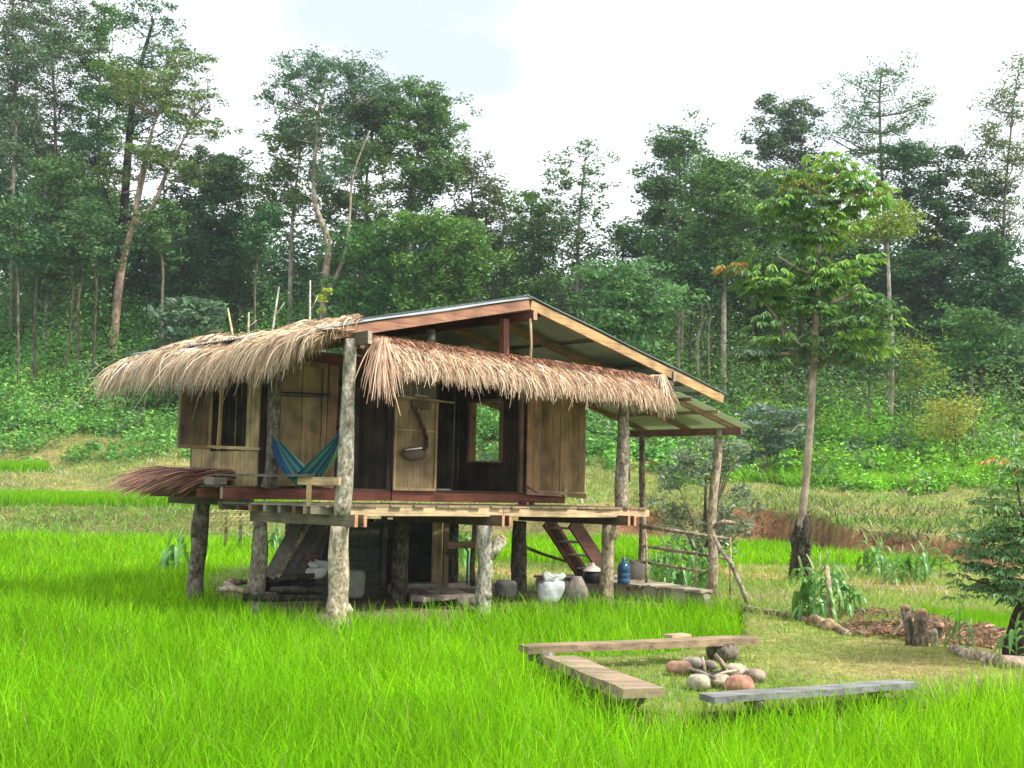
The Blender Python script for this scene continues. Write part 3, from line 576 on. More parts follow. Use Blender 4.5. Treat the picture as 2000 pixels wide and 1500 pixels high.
# ------------------------------------------------------------------ the hut (local axes: x along the front, y into depth, z up)
hut = empty('stilt_hut', O, PHI, 'open fronted wooden hut on log stilts with corrugated roof and thatched awnings', 'hut')
def post(pts, r, tint, knots=(), n=12, wob=.07):
    b = MB(); P = [Vector(p) for p in pts]; Q = []; R = []
    for i in range(len(P) - 1):
        for k in range(4):
            t = k / 4; Q.append(P[i].lerp(P[i + 1], t)); R.append(r[i] * (1 - t) + r[i + 1] * t)
    Q.append(P[-1]); R.append(r[-1])
    b.tube(Q, R, tint, n, wob)
    for c, rr in knots: b.blob(c, (rr, rr, rr * 1.1), vary(tint, .1), 8, 6, .12)
    return b.build('post', M['bark'], hut, True)
C_LICH = (.44, .41, .34); C_BARK = (.26, .23, .18); C_DKB = (.13, .115, .09)
post([(0, 0, -.4), (0, 0, 0), (.01, 0, .3), (-.01, 0, .8), (0, 0, 1.165)], [.19, .155, .12, .13, .125], (.46, .4, .3), [((.11, -.06, .12), .075), ((-.03, -.12, -.03), .08)])
post([(.05, .02, 1.3), (.05, 0, 1.8), (.06, 0, 2.5), (.055, .0, 2.9), (.07, 0, 3.56)], [.11, .1, .095, .088, .075], C_LICH)
post([(0, 1.88, -.3), (-.01, 1.88, .2), (.02, 1.88, .8), (.03, 1.9, 1.1), (.0, 1.9, 1.165)], [.135, .125, .105, .1, .1], (.24, .215, .18))
post([(.09, 1.84, 1.62), (.12, 1.82, 1.8), (.13, 1.82, 2.6), (.13, 1.84, 3.5)], [.1, .098, .09, .085], (.17, .15, .125))
post([(-.02, 3.5, -.3), (-.03, 3.5, .3), (-.01, 3.48, .75), (-.01, 3.47, 1.05), (.02, 3.47, 1.5)], [.14, .125, .115, .12, .105], (.2, .175, .145), [((-.1, 3.45, .42), .075), ((-.1, 3.44, .95), .07)])
post([(2.5, .03, -.4), (2.5, .03, .2), (2.53, .03, .6), (2.5, .03, .85), (2.5, .03, 1.165)], [.125, .11, .1, .125, .11], (.4, .38, .33), [((2.52, -.06, .2), .06)])
b = MB(); b.tube([(2.55, .0, .72), (2.66, -.05, .86), (2.74, -.09, .98)], [.085, .085, .08], C_LICH, 10, .08); fk = b.build('branch_stub', M['bark'], hut, True)
b = MB(); b.tube([(2.742, -.092, .975), (2.765, -.1, .995)], [.075, .07], (.62, .42, .22), 12, .05); b.build('cut_end', M['woodz'], fk)
post([(2.5, 1.9, -.3), (2.5, 1.9, .5), (2.52, 1.9, 1.165)], [.13, .12, .11], C_DKB, [((2.42, 1.85, .2), .06)])
post([(5.02, 1.9, -.3), (5.0, 1.9, .3), (4.98, 1.9, .8), (5.0, 1.9, 1.165)], [.13, .125, .125, .12], (.15, .135, .11))
post([(5.12, .1, -.3), (5.15, .1, .3), (5.18, .1, .8), (5.2, .1, 1.165)], [.125, .115, .1, .11], (.36, .3, .21), [((5.28, .06, .98), .05)])
post([(5.38, .02, 1.4), (5.39, .02, 2.), (5.4, .02, 2.6), (5.42, .0, 3.5)], [.105, .1, .095, .09], (.34, .3, .24), [((5.48, -.02, 2.62), .03)])
post([(2.5, 3.5, -.3), (2.5, 3.5, 1.4)], [.12, .11], C_DKB); post([(5.0, 3.6, -.3), (5.0, 3.6, 1.4)], [.12, .11], C_DKB)
# doubled bearers under the deck, joists, deck boards, rim
for a, y0, y1, t in ((.1, -.3, 2.15, (.19, .17, .11)), (2.62, -.3, 2.15, (.12, .09, .06)), (5.3, -.28, 2.15, (.13, .1, .07))):
    for d in (-.07, .07):
        b = MB(); b.board((a + d, y0, 1.24), (a + d, y1, 1.24), .045, .15, vary(t), seg=6); b.board((a + d, y0 - .003, 1.24), (a + d, y0 + .012, 1.24), .047, .152, (.55, .27, .16), seg=1, j=.001); b.build('bearer', M['woody'], hut)
for i, bb in enumerate((.32, .55, .85, 1.2, 1.55, 1.9, 2.25, 2.65)):
    x0 = -.16 + random.uniform(-.03, .03); t = vary([(.42, .36, .28), (.3, .22, .16), (.27, .14, .1), (.25, .22, .19)][i % 4])
    b = MB(); b.board((x0, bb, 1.355), (5.75, bb, 1.355), .07 if i else .17, .095, t, seg=5); b.build('joist', M['woodx'], hut)
b = MB(); nb = 30; xs = 0.
for i in range(nb):
    wd = 5.95 / nb; x = -.06 + wd * (i + .5); b.board((x, -.05 - random.uniform(0, .05), 1.425), (x, 1.93, 1.425), wd - .008, .028, vary((.3, .22, .15), .25), seg=2, j=.003)
b.board((-.1, .1, 1.412), (-.1, 2.75, 1.405), .1, .022, (.3, .28, .24), seg=5); b.build('deck', M['woody'], hut)
b = MB(); b.board((-.02, -.03, 1.355), (2.78, -.03, 1.355), .04, .115, (.56, .42, .26), seg=6); b.build('rim_board', M['woodx'], hut)
b = MB(); b.board((2.79, -.03, 1.355), (5.98, -.03, 1.355), .04, .11, (.6, .43, .26), seg=6, bow=-.01); b.build('rim_board', M['woodx'], hut)
b = MB(); b.board((-.56, 1.96, 1.545), (2.3, 1.96, 1.545), .06, .15, (.17, .06, .042), seg=6); b.build('floor_beam', M['woodx'], hut)
b = MB(); b.board((2.33, 1.965, 1.545), (6.1, 1.965, 1.545), .06, .15, (.22, .085, .055), seg=6, bow=-.008); b.build('floor_beam', M['woodx'], hut)
b = MB(); b.board((-.567, 1.96, 1.545), (-.558, 1.96, 1.545), .064, .153, (.3, .22, .17), seg=1, j=.001); b.build('beam_end', M['woodx'], hut)
for bb, t in ((2.62, (.24, .1, .07)), (3.3, (.26, .14, .1)), (3.95, (.2, .15, .11))):
    b = MB(); b.board((-.56, bb, 1.54), (5.1, bb, 1.54), .07, .14, t, seg=4); b.build('joist', M['woodx'], hut)
b = MB(); b.board((-.12, 1.9, 1.42), (-.12, 4.2, 1.42), .06, .1, (.1, .09, .06), seg=4); b.build('bearer', M['woody'], hut)
b = MB()
for i in range(26):
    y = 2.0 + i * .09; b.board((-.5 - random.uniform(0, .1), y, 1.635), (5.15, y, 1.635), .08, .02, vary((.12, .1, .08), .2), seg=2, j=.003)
b.build('floor', M['woodx'], hut)

def plank_panel(name, horiz, z0, z1, pos, tint, n, mat='bamboo', axis='x', parent=None, gap=.006, th=.02, var=.2, ragged=.0, hole=None, seam=True):
    """upright planks side by side along axis between horiz=(a0,a1) at depth pos"""
    b = MB(); a0, a1 = horiz; wd = (a1 - a0) / n
    for i in range(n):
        c = a0 + wd * (i + .5); t = vary(tint, var); pcs = [(z0 - random.uniform(0, ragged), z1 + random.uniform(0, ragged))]
        if hole and hole[0] - wd * .4 < c < hole[1] + wd * .4: pcs = [(z0, hole[2]), (hole[3], z1)]
        for q0, q1 in pcs:
            if q1 - q0 < .02: continue
            j = random.uniform(-.006, .006)
            if axis == 'x': b.board((c, pos + j, q0), (c, pos + j, q1), wd - gap, th, t, up=(0, 1, 0), seg=4, j=.0025)
            else: b.board((pos + j, c, q0), (pos + j, c, q1), wd - gap, th, t, up=(1, 0, 0), seg=4, j=.0025)
    return b.build(name, M[mat], parent or hut)
# walls
plank_panel('wall', (1.98, 3.82), 1.6, 3.46, 0.0, (.38, .3, .14), 17, axis='y', hole=(2.38, 3.22, 2.14, 3.35), var=.16, ragged=.02)
b = MB(); b.board((-.03, 1.9, 2.16), (-.03, 3.15, 2.2), .03, .045, (.48, .4, .2), seg=6, j=.006); b.board((-.03, 3.0, 2.2), (-.03, 3.8, 2.23), .03, .03, (.42, .33, .16), seg=3, j=.006); b.build('sill', M['woody'], hut)
b = MB(); b.board((-.01, 3.04, 2.16), (-.02, 3.0, 3.45), .04, .05, (.55, .38, .2), up=(0, 1, 0), seg=3); b.build('window_bar', M['woodz'], hut)
sh = plank_panel('shutter', (-.47, .02), 2.22, 3.45, 3.36, (.2, .15, .08), 4, var=.2)
b = MB(); b.board((-.5, 3.335, 2.2), (.04, 3.335, 2.2), .03, .05, (.34, .22, .13), seg=2); b.board((-.485, 3.335, 2.2), (-.485, 3.335, 3.4), .03, .045, (.26, .19, .12), up=(0, 1, 0), seg=2); b.build('shutter_frame', M['woodx'], sh)
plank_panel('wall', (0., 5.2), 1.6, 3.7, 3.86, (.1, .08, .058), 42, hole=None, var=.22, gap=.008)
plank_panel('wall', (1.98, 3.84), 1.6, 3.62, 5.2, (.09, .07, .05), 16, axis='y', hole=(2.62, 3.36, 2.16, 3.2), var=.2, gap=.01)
b = MB(); b.board((5.2, 3.38, 2.14), (5.2, 3.38, 3.25), .16, .05, (.42, .25, .16), up=(0, 1, 0), seg=3); b.board((5.2, 2.6, 2.14), (5.2, 2.6, 3.25), .1, .04, (.3, .2, .13), up=(0, 1, 0), seg=3)
b.board((5.18, 2.58, 2.15), (5.18, 3.42, 2.15), .16, .03, (.4, .27, .17), seg=2); b.board((5.18, 2.58, 3.22), (5.18, 3.42, 3.22), .12, .05, (.26, .17, .11), seg=2); b.board((5.12, 3.33, 2.2), (5.12, 3.33, 3.2), .03, .04, (.5, .3, .2), up=(0, 1, 0), seg=2)
b.build('window_frame', M['woody'], hut)
b = MB()   # inner partition, shelf and jambs seen through the openings
b.board((1.3, 3.55, 2.62), (2.6, 3.55, 2.62), .03, .05, (.08, .06, .05), seg=2); b.build('shelf', M['woodx'], hut)
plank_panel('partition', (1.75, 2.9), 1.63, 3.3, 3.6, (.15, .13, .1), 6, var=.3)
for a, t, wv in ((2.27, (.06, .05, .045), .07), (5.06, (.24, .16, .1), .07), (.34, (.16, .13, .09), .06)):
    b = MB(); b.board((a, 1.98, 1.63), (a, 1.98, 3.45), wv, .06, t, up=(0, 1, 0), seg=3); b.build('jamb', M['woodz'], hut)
b = MB(); b.board((.1, 1.96, 3.52), (6.1, 1.96, 3.5), .07, .17, (.14, .05, .045), seg=6); b.build('header_beam', M['woodx'], hut)
# leaf 1 with recessed boards
def door_leaf(a0, a1, z0, z1, pos, tint, n, frame=.07, ft=None, mat='bamboo', sag=0.):
    d = plank_panel('door', (a0 + .01, a1 - .01), z0 + .01, z1 - .01, pos, tint, n, mat=mat, var=.13, gap=.004)
    ft = ft or tint
    if frame:
        b = MB()
        for a in (a0 + frame / 2, a1 - frame / 2): b.board((a, pos - .022, z0), (a, pos - .022, z1), frame, .022, vary(ft, .08), up=(0, 1, 0), seg=3, j=.002)
        for z in (z0 + frame / 2, z1 - frame / 2): b.board((a0 + frame, pos - .024, z), (a1 - frame, pos - .024, z), .022, frame, vary(ft, .08), seg=2, j=.002)
        b.build('door_frame', M['woodz'], d)
    return d
d1 = door_leaf(.24, 1.06, 1.66, 3.44, 1.93, (.28, .21, .1), 4, .075, (.26, .19, .1)); d1['label'] = 'panelled door leaf behind the hammock'
b = MB(); b.board((1.17, 1.95, 1.64), (1.2, 1.95, 3.44), .17, .03, (.26, .16, .09), up=(0, 1, 0), seg=3); b.build('door_plank', M['woodz'], hut)
d2 = door_leaf(2.31, 3.16, 1.63, 3.06, 1.92, (.33, .25, .13), 3, .045, (.4, .3, .16)); d2['label'] = 'door leaf with a hooked wooden tool hung on it'
b = MB(); b.board((2.33, 1.895, 2.55), (3.14, 1.895, 2.55), .012, .02, (.5, .4, .22), seg=2, j=.002); b.build('batten', M['woodx'], d2)
plank_panel('wall', (2.31, 3.16), 3.07, 3.5, 1.95, (.2, .17, .1), 3)
b = MB(); b.board((2.28, 1.86, 3.06), (3.42, 1.86, 3.02), .1, .022, (.36, .28, .2), seg=3); b.board((2.62, 1.84, 3.09), (2.86, 1.84, 3.085), .08, .03, (.5, .45, .33), seg=1); b.build('shelf', M['woodx'], hut)
b = MB(); b.board((2.63, 1.885, 2.96), (3.0, 1.885, 2.94), .03, .1, (.2, .12, .08), seg=2); b.build('name_board', M['woodx'], d2)
d3 = plank_panel('door', (5.1, 6.52), 1.66, 3.4, 1.88, (.36, .24, .12), 9, mat='woodz', var=.34, gap=.006); d3['label'] = 'plain boarded door leaf standing open past the right corner'
b = MB(); b.board((5.1, 1.85, 1.65), (5.92, 1.85, 1.62), .02, .085, (.42, .28, .18), seg=3); b.board((6.02, 1.85, 1.62), (6.53, 1.85, 1.6), .02, .085, (.36, .2, .13), seg=3); b.board((6.0, 1.83, 1.58), (6.0, 1.83, 1.76), .08, .02, (.42, .34, .26), up=(0, 1, 0), seg=1)
b.board((5.1, 1.845, 1.74), (5.32, 1.845, 1.63), .02, .03, (.2, .13, .09), seg=1); b.build('bottom_rail', M['woodx'], d3)
# roof
ZR, AR = 4.5, 3.29
def zl(a): return ZR - .228 * (AR - a)
def zr(a): return ZR - .23 * (a - AR)
def sheet(name, a0, a1, zf, b0, b1, mat, tint, per=.076, amp=.011, axis='b', thick=.004, parent=None):
    n = int((b1 - b0) / per * 8); bs = np.linspace(b0, b1, n); m_ = 14; aa = np.linspace(a0, a1, m_)
    zc = np.sin(bs / per * 2 * np.pi) * amp
    V = []; 
    for s_ in (thick, 0):
        A_, B_ = np.meshgrid(aa, bs); Zs = np.array([zf(a) for a in aa])[None, :] + zc[:, None] + s_ + .006 * np.sin(A_ * 3 + B_ * 1.3)
        V.append(np.stack([A_, B_, Zs], -1).reshape(-1, 3))
    V = np.concatenate(V); i = np.arange(n * m_).reshape(n, m_)
    q = np.stack([i[:-1, :-1], i[:-1, 1:], i[1:, 1:], i[1:, :-1]], -1).reshape(-1, 4); Fs = [q, q[:, ::-1] + n * m_]
    for e in (i[0], i[-1], i[:, 0], i[:, -1]): Fs.append(np.stack([e[:-1], e[1:], e[1:] + n * m_, e[:-1] + n * m_], -1))
    return mesh_np(name, V, np.concatenate(Fs), np.array(tint), M[mat], parent or hut, True)
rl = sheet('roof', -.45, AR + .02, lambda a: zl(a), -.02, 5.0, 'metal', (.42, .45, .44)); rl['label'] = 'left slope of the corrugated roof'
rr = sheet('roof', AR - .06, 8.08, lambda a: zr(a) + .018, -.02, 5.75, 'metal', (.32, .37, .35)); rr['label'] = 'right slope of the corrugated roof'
b = MB(); b.board((AR, -.1, ZR - .27), (AR, 5.6, ZR - .27), .07, .14, (.15, .055, .045), seg=4); b.board((AR, -.104, ZR - .27), (AR, -.094, ZR - .27), .072, .142, (.55, .32, .24), seg=1, j=.001); b.build('ridge_beam', M['woody'], hut)
for i, bb in enumerate((.03, 1.15, 2.3, 3.45, 4.6, 5.5)):
    tl = (.38, .2, .13) if i == 0 else (.2, .13, .08); tr_ = (.56, .36, .18) if i == 0 else (.3, .2, .11)
    b = MB(); b.board((-.22, min(bb, 4.75), zl(-.22) - .1), (AR - .02, min(bb, 4.75), ZR - .1), .05, .145, tl, seg=5); b.build('rafter', M['woodx'], hut)
    b = MB(); b.board((AR + .02, bb, ZR - .1), (7.98, bb, zr(7.98) - .1), .05, .14, tr_, seg=6); b.build('rafter', M['woodx'], hut)
b = MB(); b.board((7.98, .03, zr(7.98) - .1), (7.99, .03, zr(7.99) - .1), .054, .144, (.5, .4, .32), seg=1, j=.001); b.build('rafter_end', M['woodx'], hut)
for a, f in ((.5, zl), (1.7, zl), (2.7, zl), (3.9, zr), (5.1, zr), (6.3, zr), (7.4, zr)):
    b = MB(); b.board((a, .1, f(a) - .018), (a, 4.9 if a < AR else 5.6, f(a) - .018), .05, .022, (.12, .09, .06), seg=3); b.build('purlin', M['woody'], hut)
b = MB(); b.board((7.9, .0, zr(7.9) - .02), (7.9, 5.7, zr(7.9) - .02), .04, .03, (.4, .38, .34), seg=3); b.build('purlin', M['woody'], hut)
for a, z, y0 in ((.12, 3.56, -.34), (6.62, 3.6, -.02)):
    b = MB(); b.board((a, y0, z), (a, 4.4, z - .02), .06, .16, (.14, .125, .085), seg=4); b.board((a, y0 - .004, z), (a, y0 + .006, z), .062, .162, (.5, .42, .34), seg=1, j=.001); b.build('plate_beam', M['woody'], hut)
b = MB(); b.board((.2, .0, 3.5), (6.6, .0, 3.48), .05, .09, (.16, .11, .08), seg=6); b.build('tie_beam', M['woodx'], hut)
b = MB(); b.board((3.16, .4, 3.4), (3.14, .4, 4.2), .11, .1, (.3, .13, .1), up=(0, 1, 0), seg=3); b.build('king_post', M['woodz'], hut)
b = MB(); b.tube([(3.24, -.06, 3.45), (3.26, -.06, 3.8), (3.25, -.04, 4.18)], [.022, .02, .02], (.5, .36, .22), 8, .04); b.build('prop_pole', M['woodz'], hut, True)
# thatch
def thatch(name, n, start, flow, length, tint, width=.012, sag=.9, wild=.06, seg=5, parent=None, wvar=.35, tfun=None, curl=.0, thick=0):
    """start(q)->p (n,3), flow (n,3) outward unit direction; strands arch outward then hang down"""
    P = start; D = flow; L = length
    V = np.zeros((n, 2 * seg + 2, 3)); sdv = np.cross(D, np.array([0, 0, 1.])) ; sdv /= np.linalg.norm(sdv, axis=1)[:, None] + 1e-6
    w0 = width * RNG.uniform(.6, 1.5, n); tw = RNG.normal(0, .5, n); dr = RNG.normal(0, wild, (n, 3)); cu = RNG.normal(0, curl, n)
    for k in range(seg + 1):
        t = k / seg; c = P + D * (L * (t - .35 * sag * t * t))[:, None] + np.array([0, 0, -1.]) * (L * sag * .62 * t ** 1.7)[:, None] + dr * (L * t)[:, None] + sdv * (cu * L * t * t)[:, None]
        wd = (w0 * (1 - .75 * t))[:, None]; ss = sdv * np.cos(tw + t * .6)[:, None] + np.array([0, 0, 1.]) * np.sin(tw + t * .6)[:, None]
        V[:, 2 * k] = c - ss * wd; V[:, 2 * k + 1] = c + ss * wd
    bb = (np.arange(n) * (2 * seg + 2))[:, None]; F = np.concatenate([np.concatenate([bb + 2 * k, bb + 2 * k + 1, bb + 2 * k + 3, bb + 2 * k + 2], 1) for k in range(seg)], 0)
    c = (np.array(tint) if np.ndim(tint) == 2 else np.tile(tint, (n, 1))) * np.exp(RNG.normal(0, wvar, n))[:, None]
    return mesh_np(name, V.reshape(-1, 3), F, np.repeat(np.clip(c, 0, .9), 2 * seg + 2, 0), M['thatch'], parent or hut)
def front_thatch():
    n = 16500; q = RNG.random(n); a = .34 + 5.72 * q; lay = RNG.random(n)      # lay 0 top .. 1 lower rows
    zt = 3.66 - .012 * a; P = np.stack([a, .12 - .42 * lay, zt - .20 * lay - .12 * lay ** 2 + RNG.normal(0, .014, n)], -1)
    D = np.stack([RNG.normal(.12, .3, n), -np.ones(n), RNG.normal(.05, .1, n)], -1); D /= np.linalg.norm(D, axis=1)[:, None]
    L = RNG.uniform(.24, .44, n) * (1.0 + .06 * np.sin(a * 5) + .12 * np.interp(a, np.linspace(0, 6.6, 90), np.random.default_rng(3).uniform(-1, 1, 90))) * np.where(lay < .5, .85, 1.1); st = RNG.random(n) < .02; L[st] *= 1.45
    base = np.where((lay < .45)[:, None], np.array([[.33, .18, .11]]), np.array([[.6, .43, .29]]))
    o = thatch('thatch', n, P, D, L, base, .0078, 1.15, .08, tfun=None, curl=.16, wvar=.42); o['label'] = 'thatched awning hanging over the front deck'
    n = 200; a = .34 + .1 * RNG.random(n); P = np.stack([a, -.1 - .2 * RNG.random(n), 3.6 - .1 * RNG.random(n)], -1); D = np.stack([RNG.normal(-.35, .25, n), -.5 + 0 * a, -.6 + 0 * a], -1); D /= np.linalg.norm(D, axis=1)[:, None]
    thatch('thatch_corner', n, P, D, RNG.uniform(.4, .85, n), (.5, .33, .22), .008, .75, .09, parent=o)
    n = 420; a = 5.98 + .1 * RNG.random(n); P = np.stack([a, -.0 - .3 * RNG.random(n), 3.58 - .1 * RNG.random(n)], -1); D = np.stack([RNG.normal(-.25, .25, n), -.5 + 0 * a, -.7 + 0 * a], -1); D /= np.linalg.norm(D, axis=1)[:, None]
    thatch('thatch_corner', n, P, D, RNG.uniform(.28, .6, n), (.52, .39, .26), .008, .8, .09, parent=o)
front_thatch()
def side_thatch():
    n = 18000; q = RNG.random(n); y = .0 + 5.3 * q; lay = RNG.random(n)
    hump = .05 * np.sin(y * 2.1) + .03 * np.sin(y * 5.3 + 1) + .02 * np.sin(y * 11.3)
    x = .3 - .8 * lay; zt = np.where(x > -.1, zl(x) + .055 - .0 * x, zl(-.1) + .055) + hump * .7 - .02 + .15 * lay - .03 * np.maximum(0, y - 4.2) ** 1.5
    P = np.stack([x, y, zt - .22 * lay - .17 * lay ** 2 + RNG.normal(0, .02, n)], -1)
    D = np.stack([-np.ones(n), RNG.normal(.2, .3, n) + np.where(y > 5.2, .5, 0), RNG.normal(.06, .12, n)], -1); D /= np.linalg.norm(D, axis=1)[:, None]
    L = RNG.uniform(.36, .7, n) * (1 + .07 * np.sin(y * 4) + .16 * np.interp(y, np.linspace(0, 5.8, 80), np.random.default_rng(4).uniform(-1, 1, 80))) * np.where(lay < .5, .9, 1.1) * np.clip(.5 + y * .9, .5, 1) ; st = RNG.random(n) < .02; L[st] *= 1.4
    c = np.where((RNG.random(n) < .25)[:, None], np.array([[.4, .26, .17]]), np.array([[.58, .45, .3]]))
    o = thatch('thatch', n, P, D, L, c, .0085, 1.2, .09, curl=.16, wvar=.42); o['label'] = 'thatched awning drooping along the left side'
    n = 500; yb = .0 + .9 * RNG.random(n); P = np.stack([.1 - .3 * RNG.random(n), yb - .1, 3.66 + .04 * RNG.random(n) - .02], -1); D = np.stack([-.8 + RNG.normal(0, .15, n), .5 + RNG.normal(0, .25, n), .05 * RNG.normal(0, 1, n)], -1); D /= np.linalg.norm(D, axis=1)[:, None]
    thatch('thatch_corner', n, P, D, RNG.uniform(.5, .95, n), (.56, .42, .28), .0085, .45, .07, parent=o)
side_thatch()
# railing at the left edge of the deck
rl_ = MB(); rl_.board((-.1, -.1, 1.73), (-.1, .82, 1.73), .03, .1, (.6, .44, .25), seg=3); r0 = rl_.build('railing', M['woody'], hut)
b = MB(); b.board((-.13, .52, 1.42), (-.13, .52, 1.7), .06, .04, (.52, .38, .2), up=(1, 0, 0), seg=2); b.build('baluster', M['woodz'], r0)
b = MB(); b.board((-.12, .5, 1.8), (-.3, 2.5, 1.79), .12, .03, (.12, .12, .1), seg=5, j=.006); b.build('rail', M['woody'], r0)
b = MB(); b.board((-.42, 2.25, 1.71), (-.42, 2.6, 1.71), .2, .1, (.27, .25, .2), seg=2, j=.006); b.build('rail_block', M['woody'], r0)
b = MB(); b.board((-.42, 2.5, 1.66), (-.5, 3.7, 1.66), .12, .025, (.5, .4, .26), seg=3, j=.006); b.build('edge_plank', M['woody'], r0)
# block room below the floor
def blocks():
    b = MB(); bw, bh = .39, .19
    for r in range(6):
        for k in range(2):
            x0 = 1.62 + k * bw + (bw / 2 if r % 2 else 0)
            if x0 + bw > 2.45: x1 = 2.42
            else: x1 = x0 + bw
            if x1 - x0 < .05: continue
            j = random.uniform(-.004, .004)
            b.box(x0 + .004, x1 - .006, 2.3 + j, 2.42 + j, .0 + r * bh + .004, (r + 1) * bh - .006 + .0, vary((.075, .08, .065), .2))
    for r in range(6):
        for k in range(2):
            y0 = 2.44 + k * bw - (bw / 2 if r % 2 else 0); y0 = max(y0, 2.44)
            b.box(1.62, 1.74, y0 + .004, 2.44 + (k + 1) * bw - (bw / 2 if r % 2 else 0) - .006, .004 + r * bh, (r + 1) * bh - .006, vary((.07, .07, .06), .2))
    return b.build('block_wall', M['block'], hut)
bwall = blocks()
b = MB()
for r in range(6):
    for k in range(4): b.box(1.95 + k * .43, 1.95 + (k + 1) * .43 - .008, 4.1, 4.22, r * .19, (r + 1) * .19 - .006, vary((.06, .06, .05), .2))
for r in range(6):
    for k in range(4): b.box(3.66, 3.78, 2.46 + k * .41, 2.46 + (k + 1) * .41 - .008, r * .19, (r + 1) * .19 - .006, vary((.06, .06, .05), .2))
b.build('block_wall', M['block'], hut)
b = MB(); b.board((3.58, 2.33, .12), (3.58, 2.33, 1.22), .16, .05, (.42, .3, .18), up=(.35, 1, 0), seg=3); b.board((3.74, 2.3, .1), (3.74, 2.3, 1.24), .1, .04, (.3, .22, .14), up=(0, 1, 0), seg=3); b.build('door_post', M['woodz'], hut)
b = MB(); b.board((2.5, 2.32, .1), (2.5, 2.32, 1.24), .09, .05, (.12, .1, .08), up=(0, 1, 0), seg=2); b.board((2.48, 2.32, 1.25), (3.8, 2.32, 1.25), .05, .08, (.16, .12, .08), seg=2); b.build('door_post', M['woodz'], hut)
b = MB(); b.board((2.6, 2.2, .13), (3.5, 2.2, .13), .22, .12, (.24, .22, .19), seg=3, j=.01); b.build('threshold', M['block'], hut)
b = MB(); b.board((2.7, 3.0, .2), (2.95, 3.4, 1.1), .5, .03, (.05, .045, .04), up=(0, 1, 0), seg=2); b.build('inner_board', M['woodz'], hut)
# stairs at the right end
st = empty('staircase', (0, 0, 0)); st.parent = hut; st['label'] = 'steep plank stairs at the right end of the deck'
P0, P1 = (5.76, 1.17), (6.72, .18)
for y, t in ((2.02, (.25, .13, .09)), (1.42, (.2, .1, .075))):
    b = MB(); b.board((P0[0], y, P0[1]), (P1[0], y, P1[1]), .05, .26, t, seg=4)
    for k in (-.08, -.03, .03, .08):
        if y > 2: b.board((P0[0], y - .03, P0[1] + k), (P1[0], y - .03, P1[1] + k), .02, .018, (.14, .07, .05), seg=2, j=.001)
    b.build('stringer', M['woodx'], st)
for k in range(4):
    t = .14 + k * .235; a = P0[0] + (P1[0] - P0[0]) * t; z = P0[1] + (P1[1] - P0[1]) * t + .02
    b = MB(); b.board((a + .02, 1.44, z), (a + .02, 2.0, z), .25, .035, vary((.56, .5, .4), .08), seg=2); b.build('tread', M['woody'], st)
# lean-to roof over the stairs
lt = empty('lean_to_roof', (0, 0, 0)); lt.parent = hut; lt['label'] = 'small lean-to roof with pale green underside over the stairs'
def zc_(a): return 3.25 - .235 * (a - 6.3)
sheet('canopy_sheet', 6.15, 8.12, zc_, -.5, 1.85, 'canopy', (.55, .62, .45), parent=lt)
for y in (-.28, .72, 1.72):
    b = MB(); b.board((6.1, y, zc_(6.1) - .06), (8.0, y, zc_(8.0) - .06), .045, .08, (.34, .23, .14), seg=3); b.build('rafter', M['woodx'], lt)
for a, t in ((6.4, (.2, .13, .1)), (7.1, (.4, .3, .2)), (7.74, (.24, .13, .1))):
    hh = .12 if a > 7.5 else .05
    b = MB(); b.board((a, -.56, zc_(a) - (.17 if a > 7.5 else .035)), (a, 1.9, zc_(a) - (.17 if a > 7.5 else .035)), .05, hh, t, seg=3); b.build('beam', M['woody'], lt)
def gl(a, bb): p = W(a, bb, 0); return gz(p[0], p[1])
b = MB(); b.tube([(7.6, -.05, gl(7.6, -.05) - .2), (7.63, -.08, .5), (7.6, -.05, 1.1), (7.64, -.06, 1.7), (7.71, -.1, 2.3), (7.72, -.12, 2.8)], [.1, .085, .075, .075, .068, .06], (.42, .35, .26), 10, .07); b.tube([(7.6, -.1, 1.14), (7.7, -.25, 1.22), (7.85, -.35, 1.2)], [.05, .04, .03], (.42, .35, .26), 7, .06); b.build('post', M['bark'], lt, True)
b = MB(); b.tube([(7.72, 1.55, gl(7.7, 1.55) - .2), (7.7, 1.55, .5), (7.74, 1.57, 1.2), (7.73, 1.6, 2.0), (7.75, 1.62, 2.72)], [.08, .07, .065, .06, .055], (.28, .23, .17), 10, .07); b.build('post', M['bark'], lt, True)
# landing of half logs
ld = MB()
for k in range(12):
    y = -.7 + k * .31; ld.tube([(6.36 + random.uniform(-.06, .06), y, .03), (6.6 + k * .13 + random.uniform(-.05, .05), y + .03, .03)], [.15, .15], vary((.4, .35, .28), .15), 12, .04)
for k in range(12): ld.board((6.33 + random.uniform(-.06, .02), -.7 + k * .31, .155), (6.6 + k * .13, -.68 + k * .31, .155), .29, .04, vary((.33, .29, .23), .12), seg=3, j=.008)
lo = ld.build('landing', M['woodx'], hut)
b = MB(); b.box(6.5, 6.65, -.5, 2.6, -.5, -.1, (.2, .18, .15)); b.build('landing_base', M['stone'], hut)

# ------------------------------------------------------------------ things on and under the hut (hut coordinates turned to world with W)
def hthing(name, a, b, z, label, cat, group=None, rz=0.): p = W(a, b, z); return empty(name, p, PHI + rz, label, cat, group)
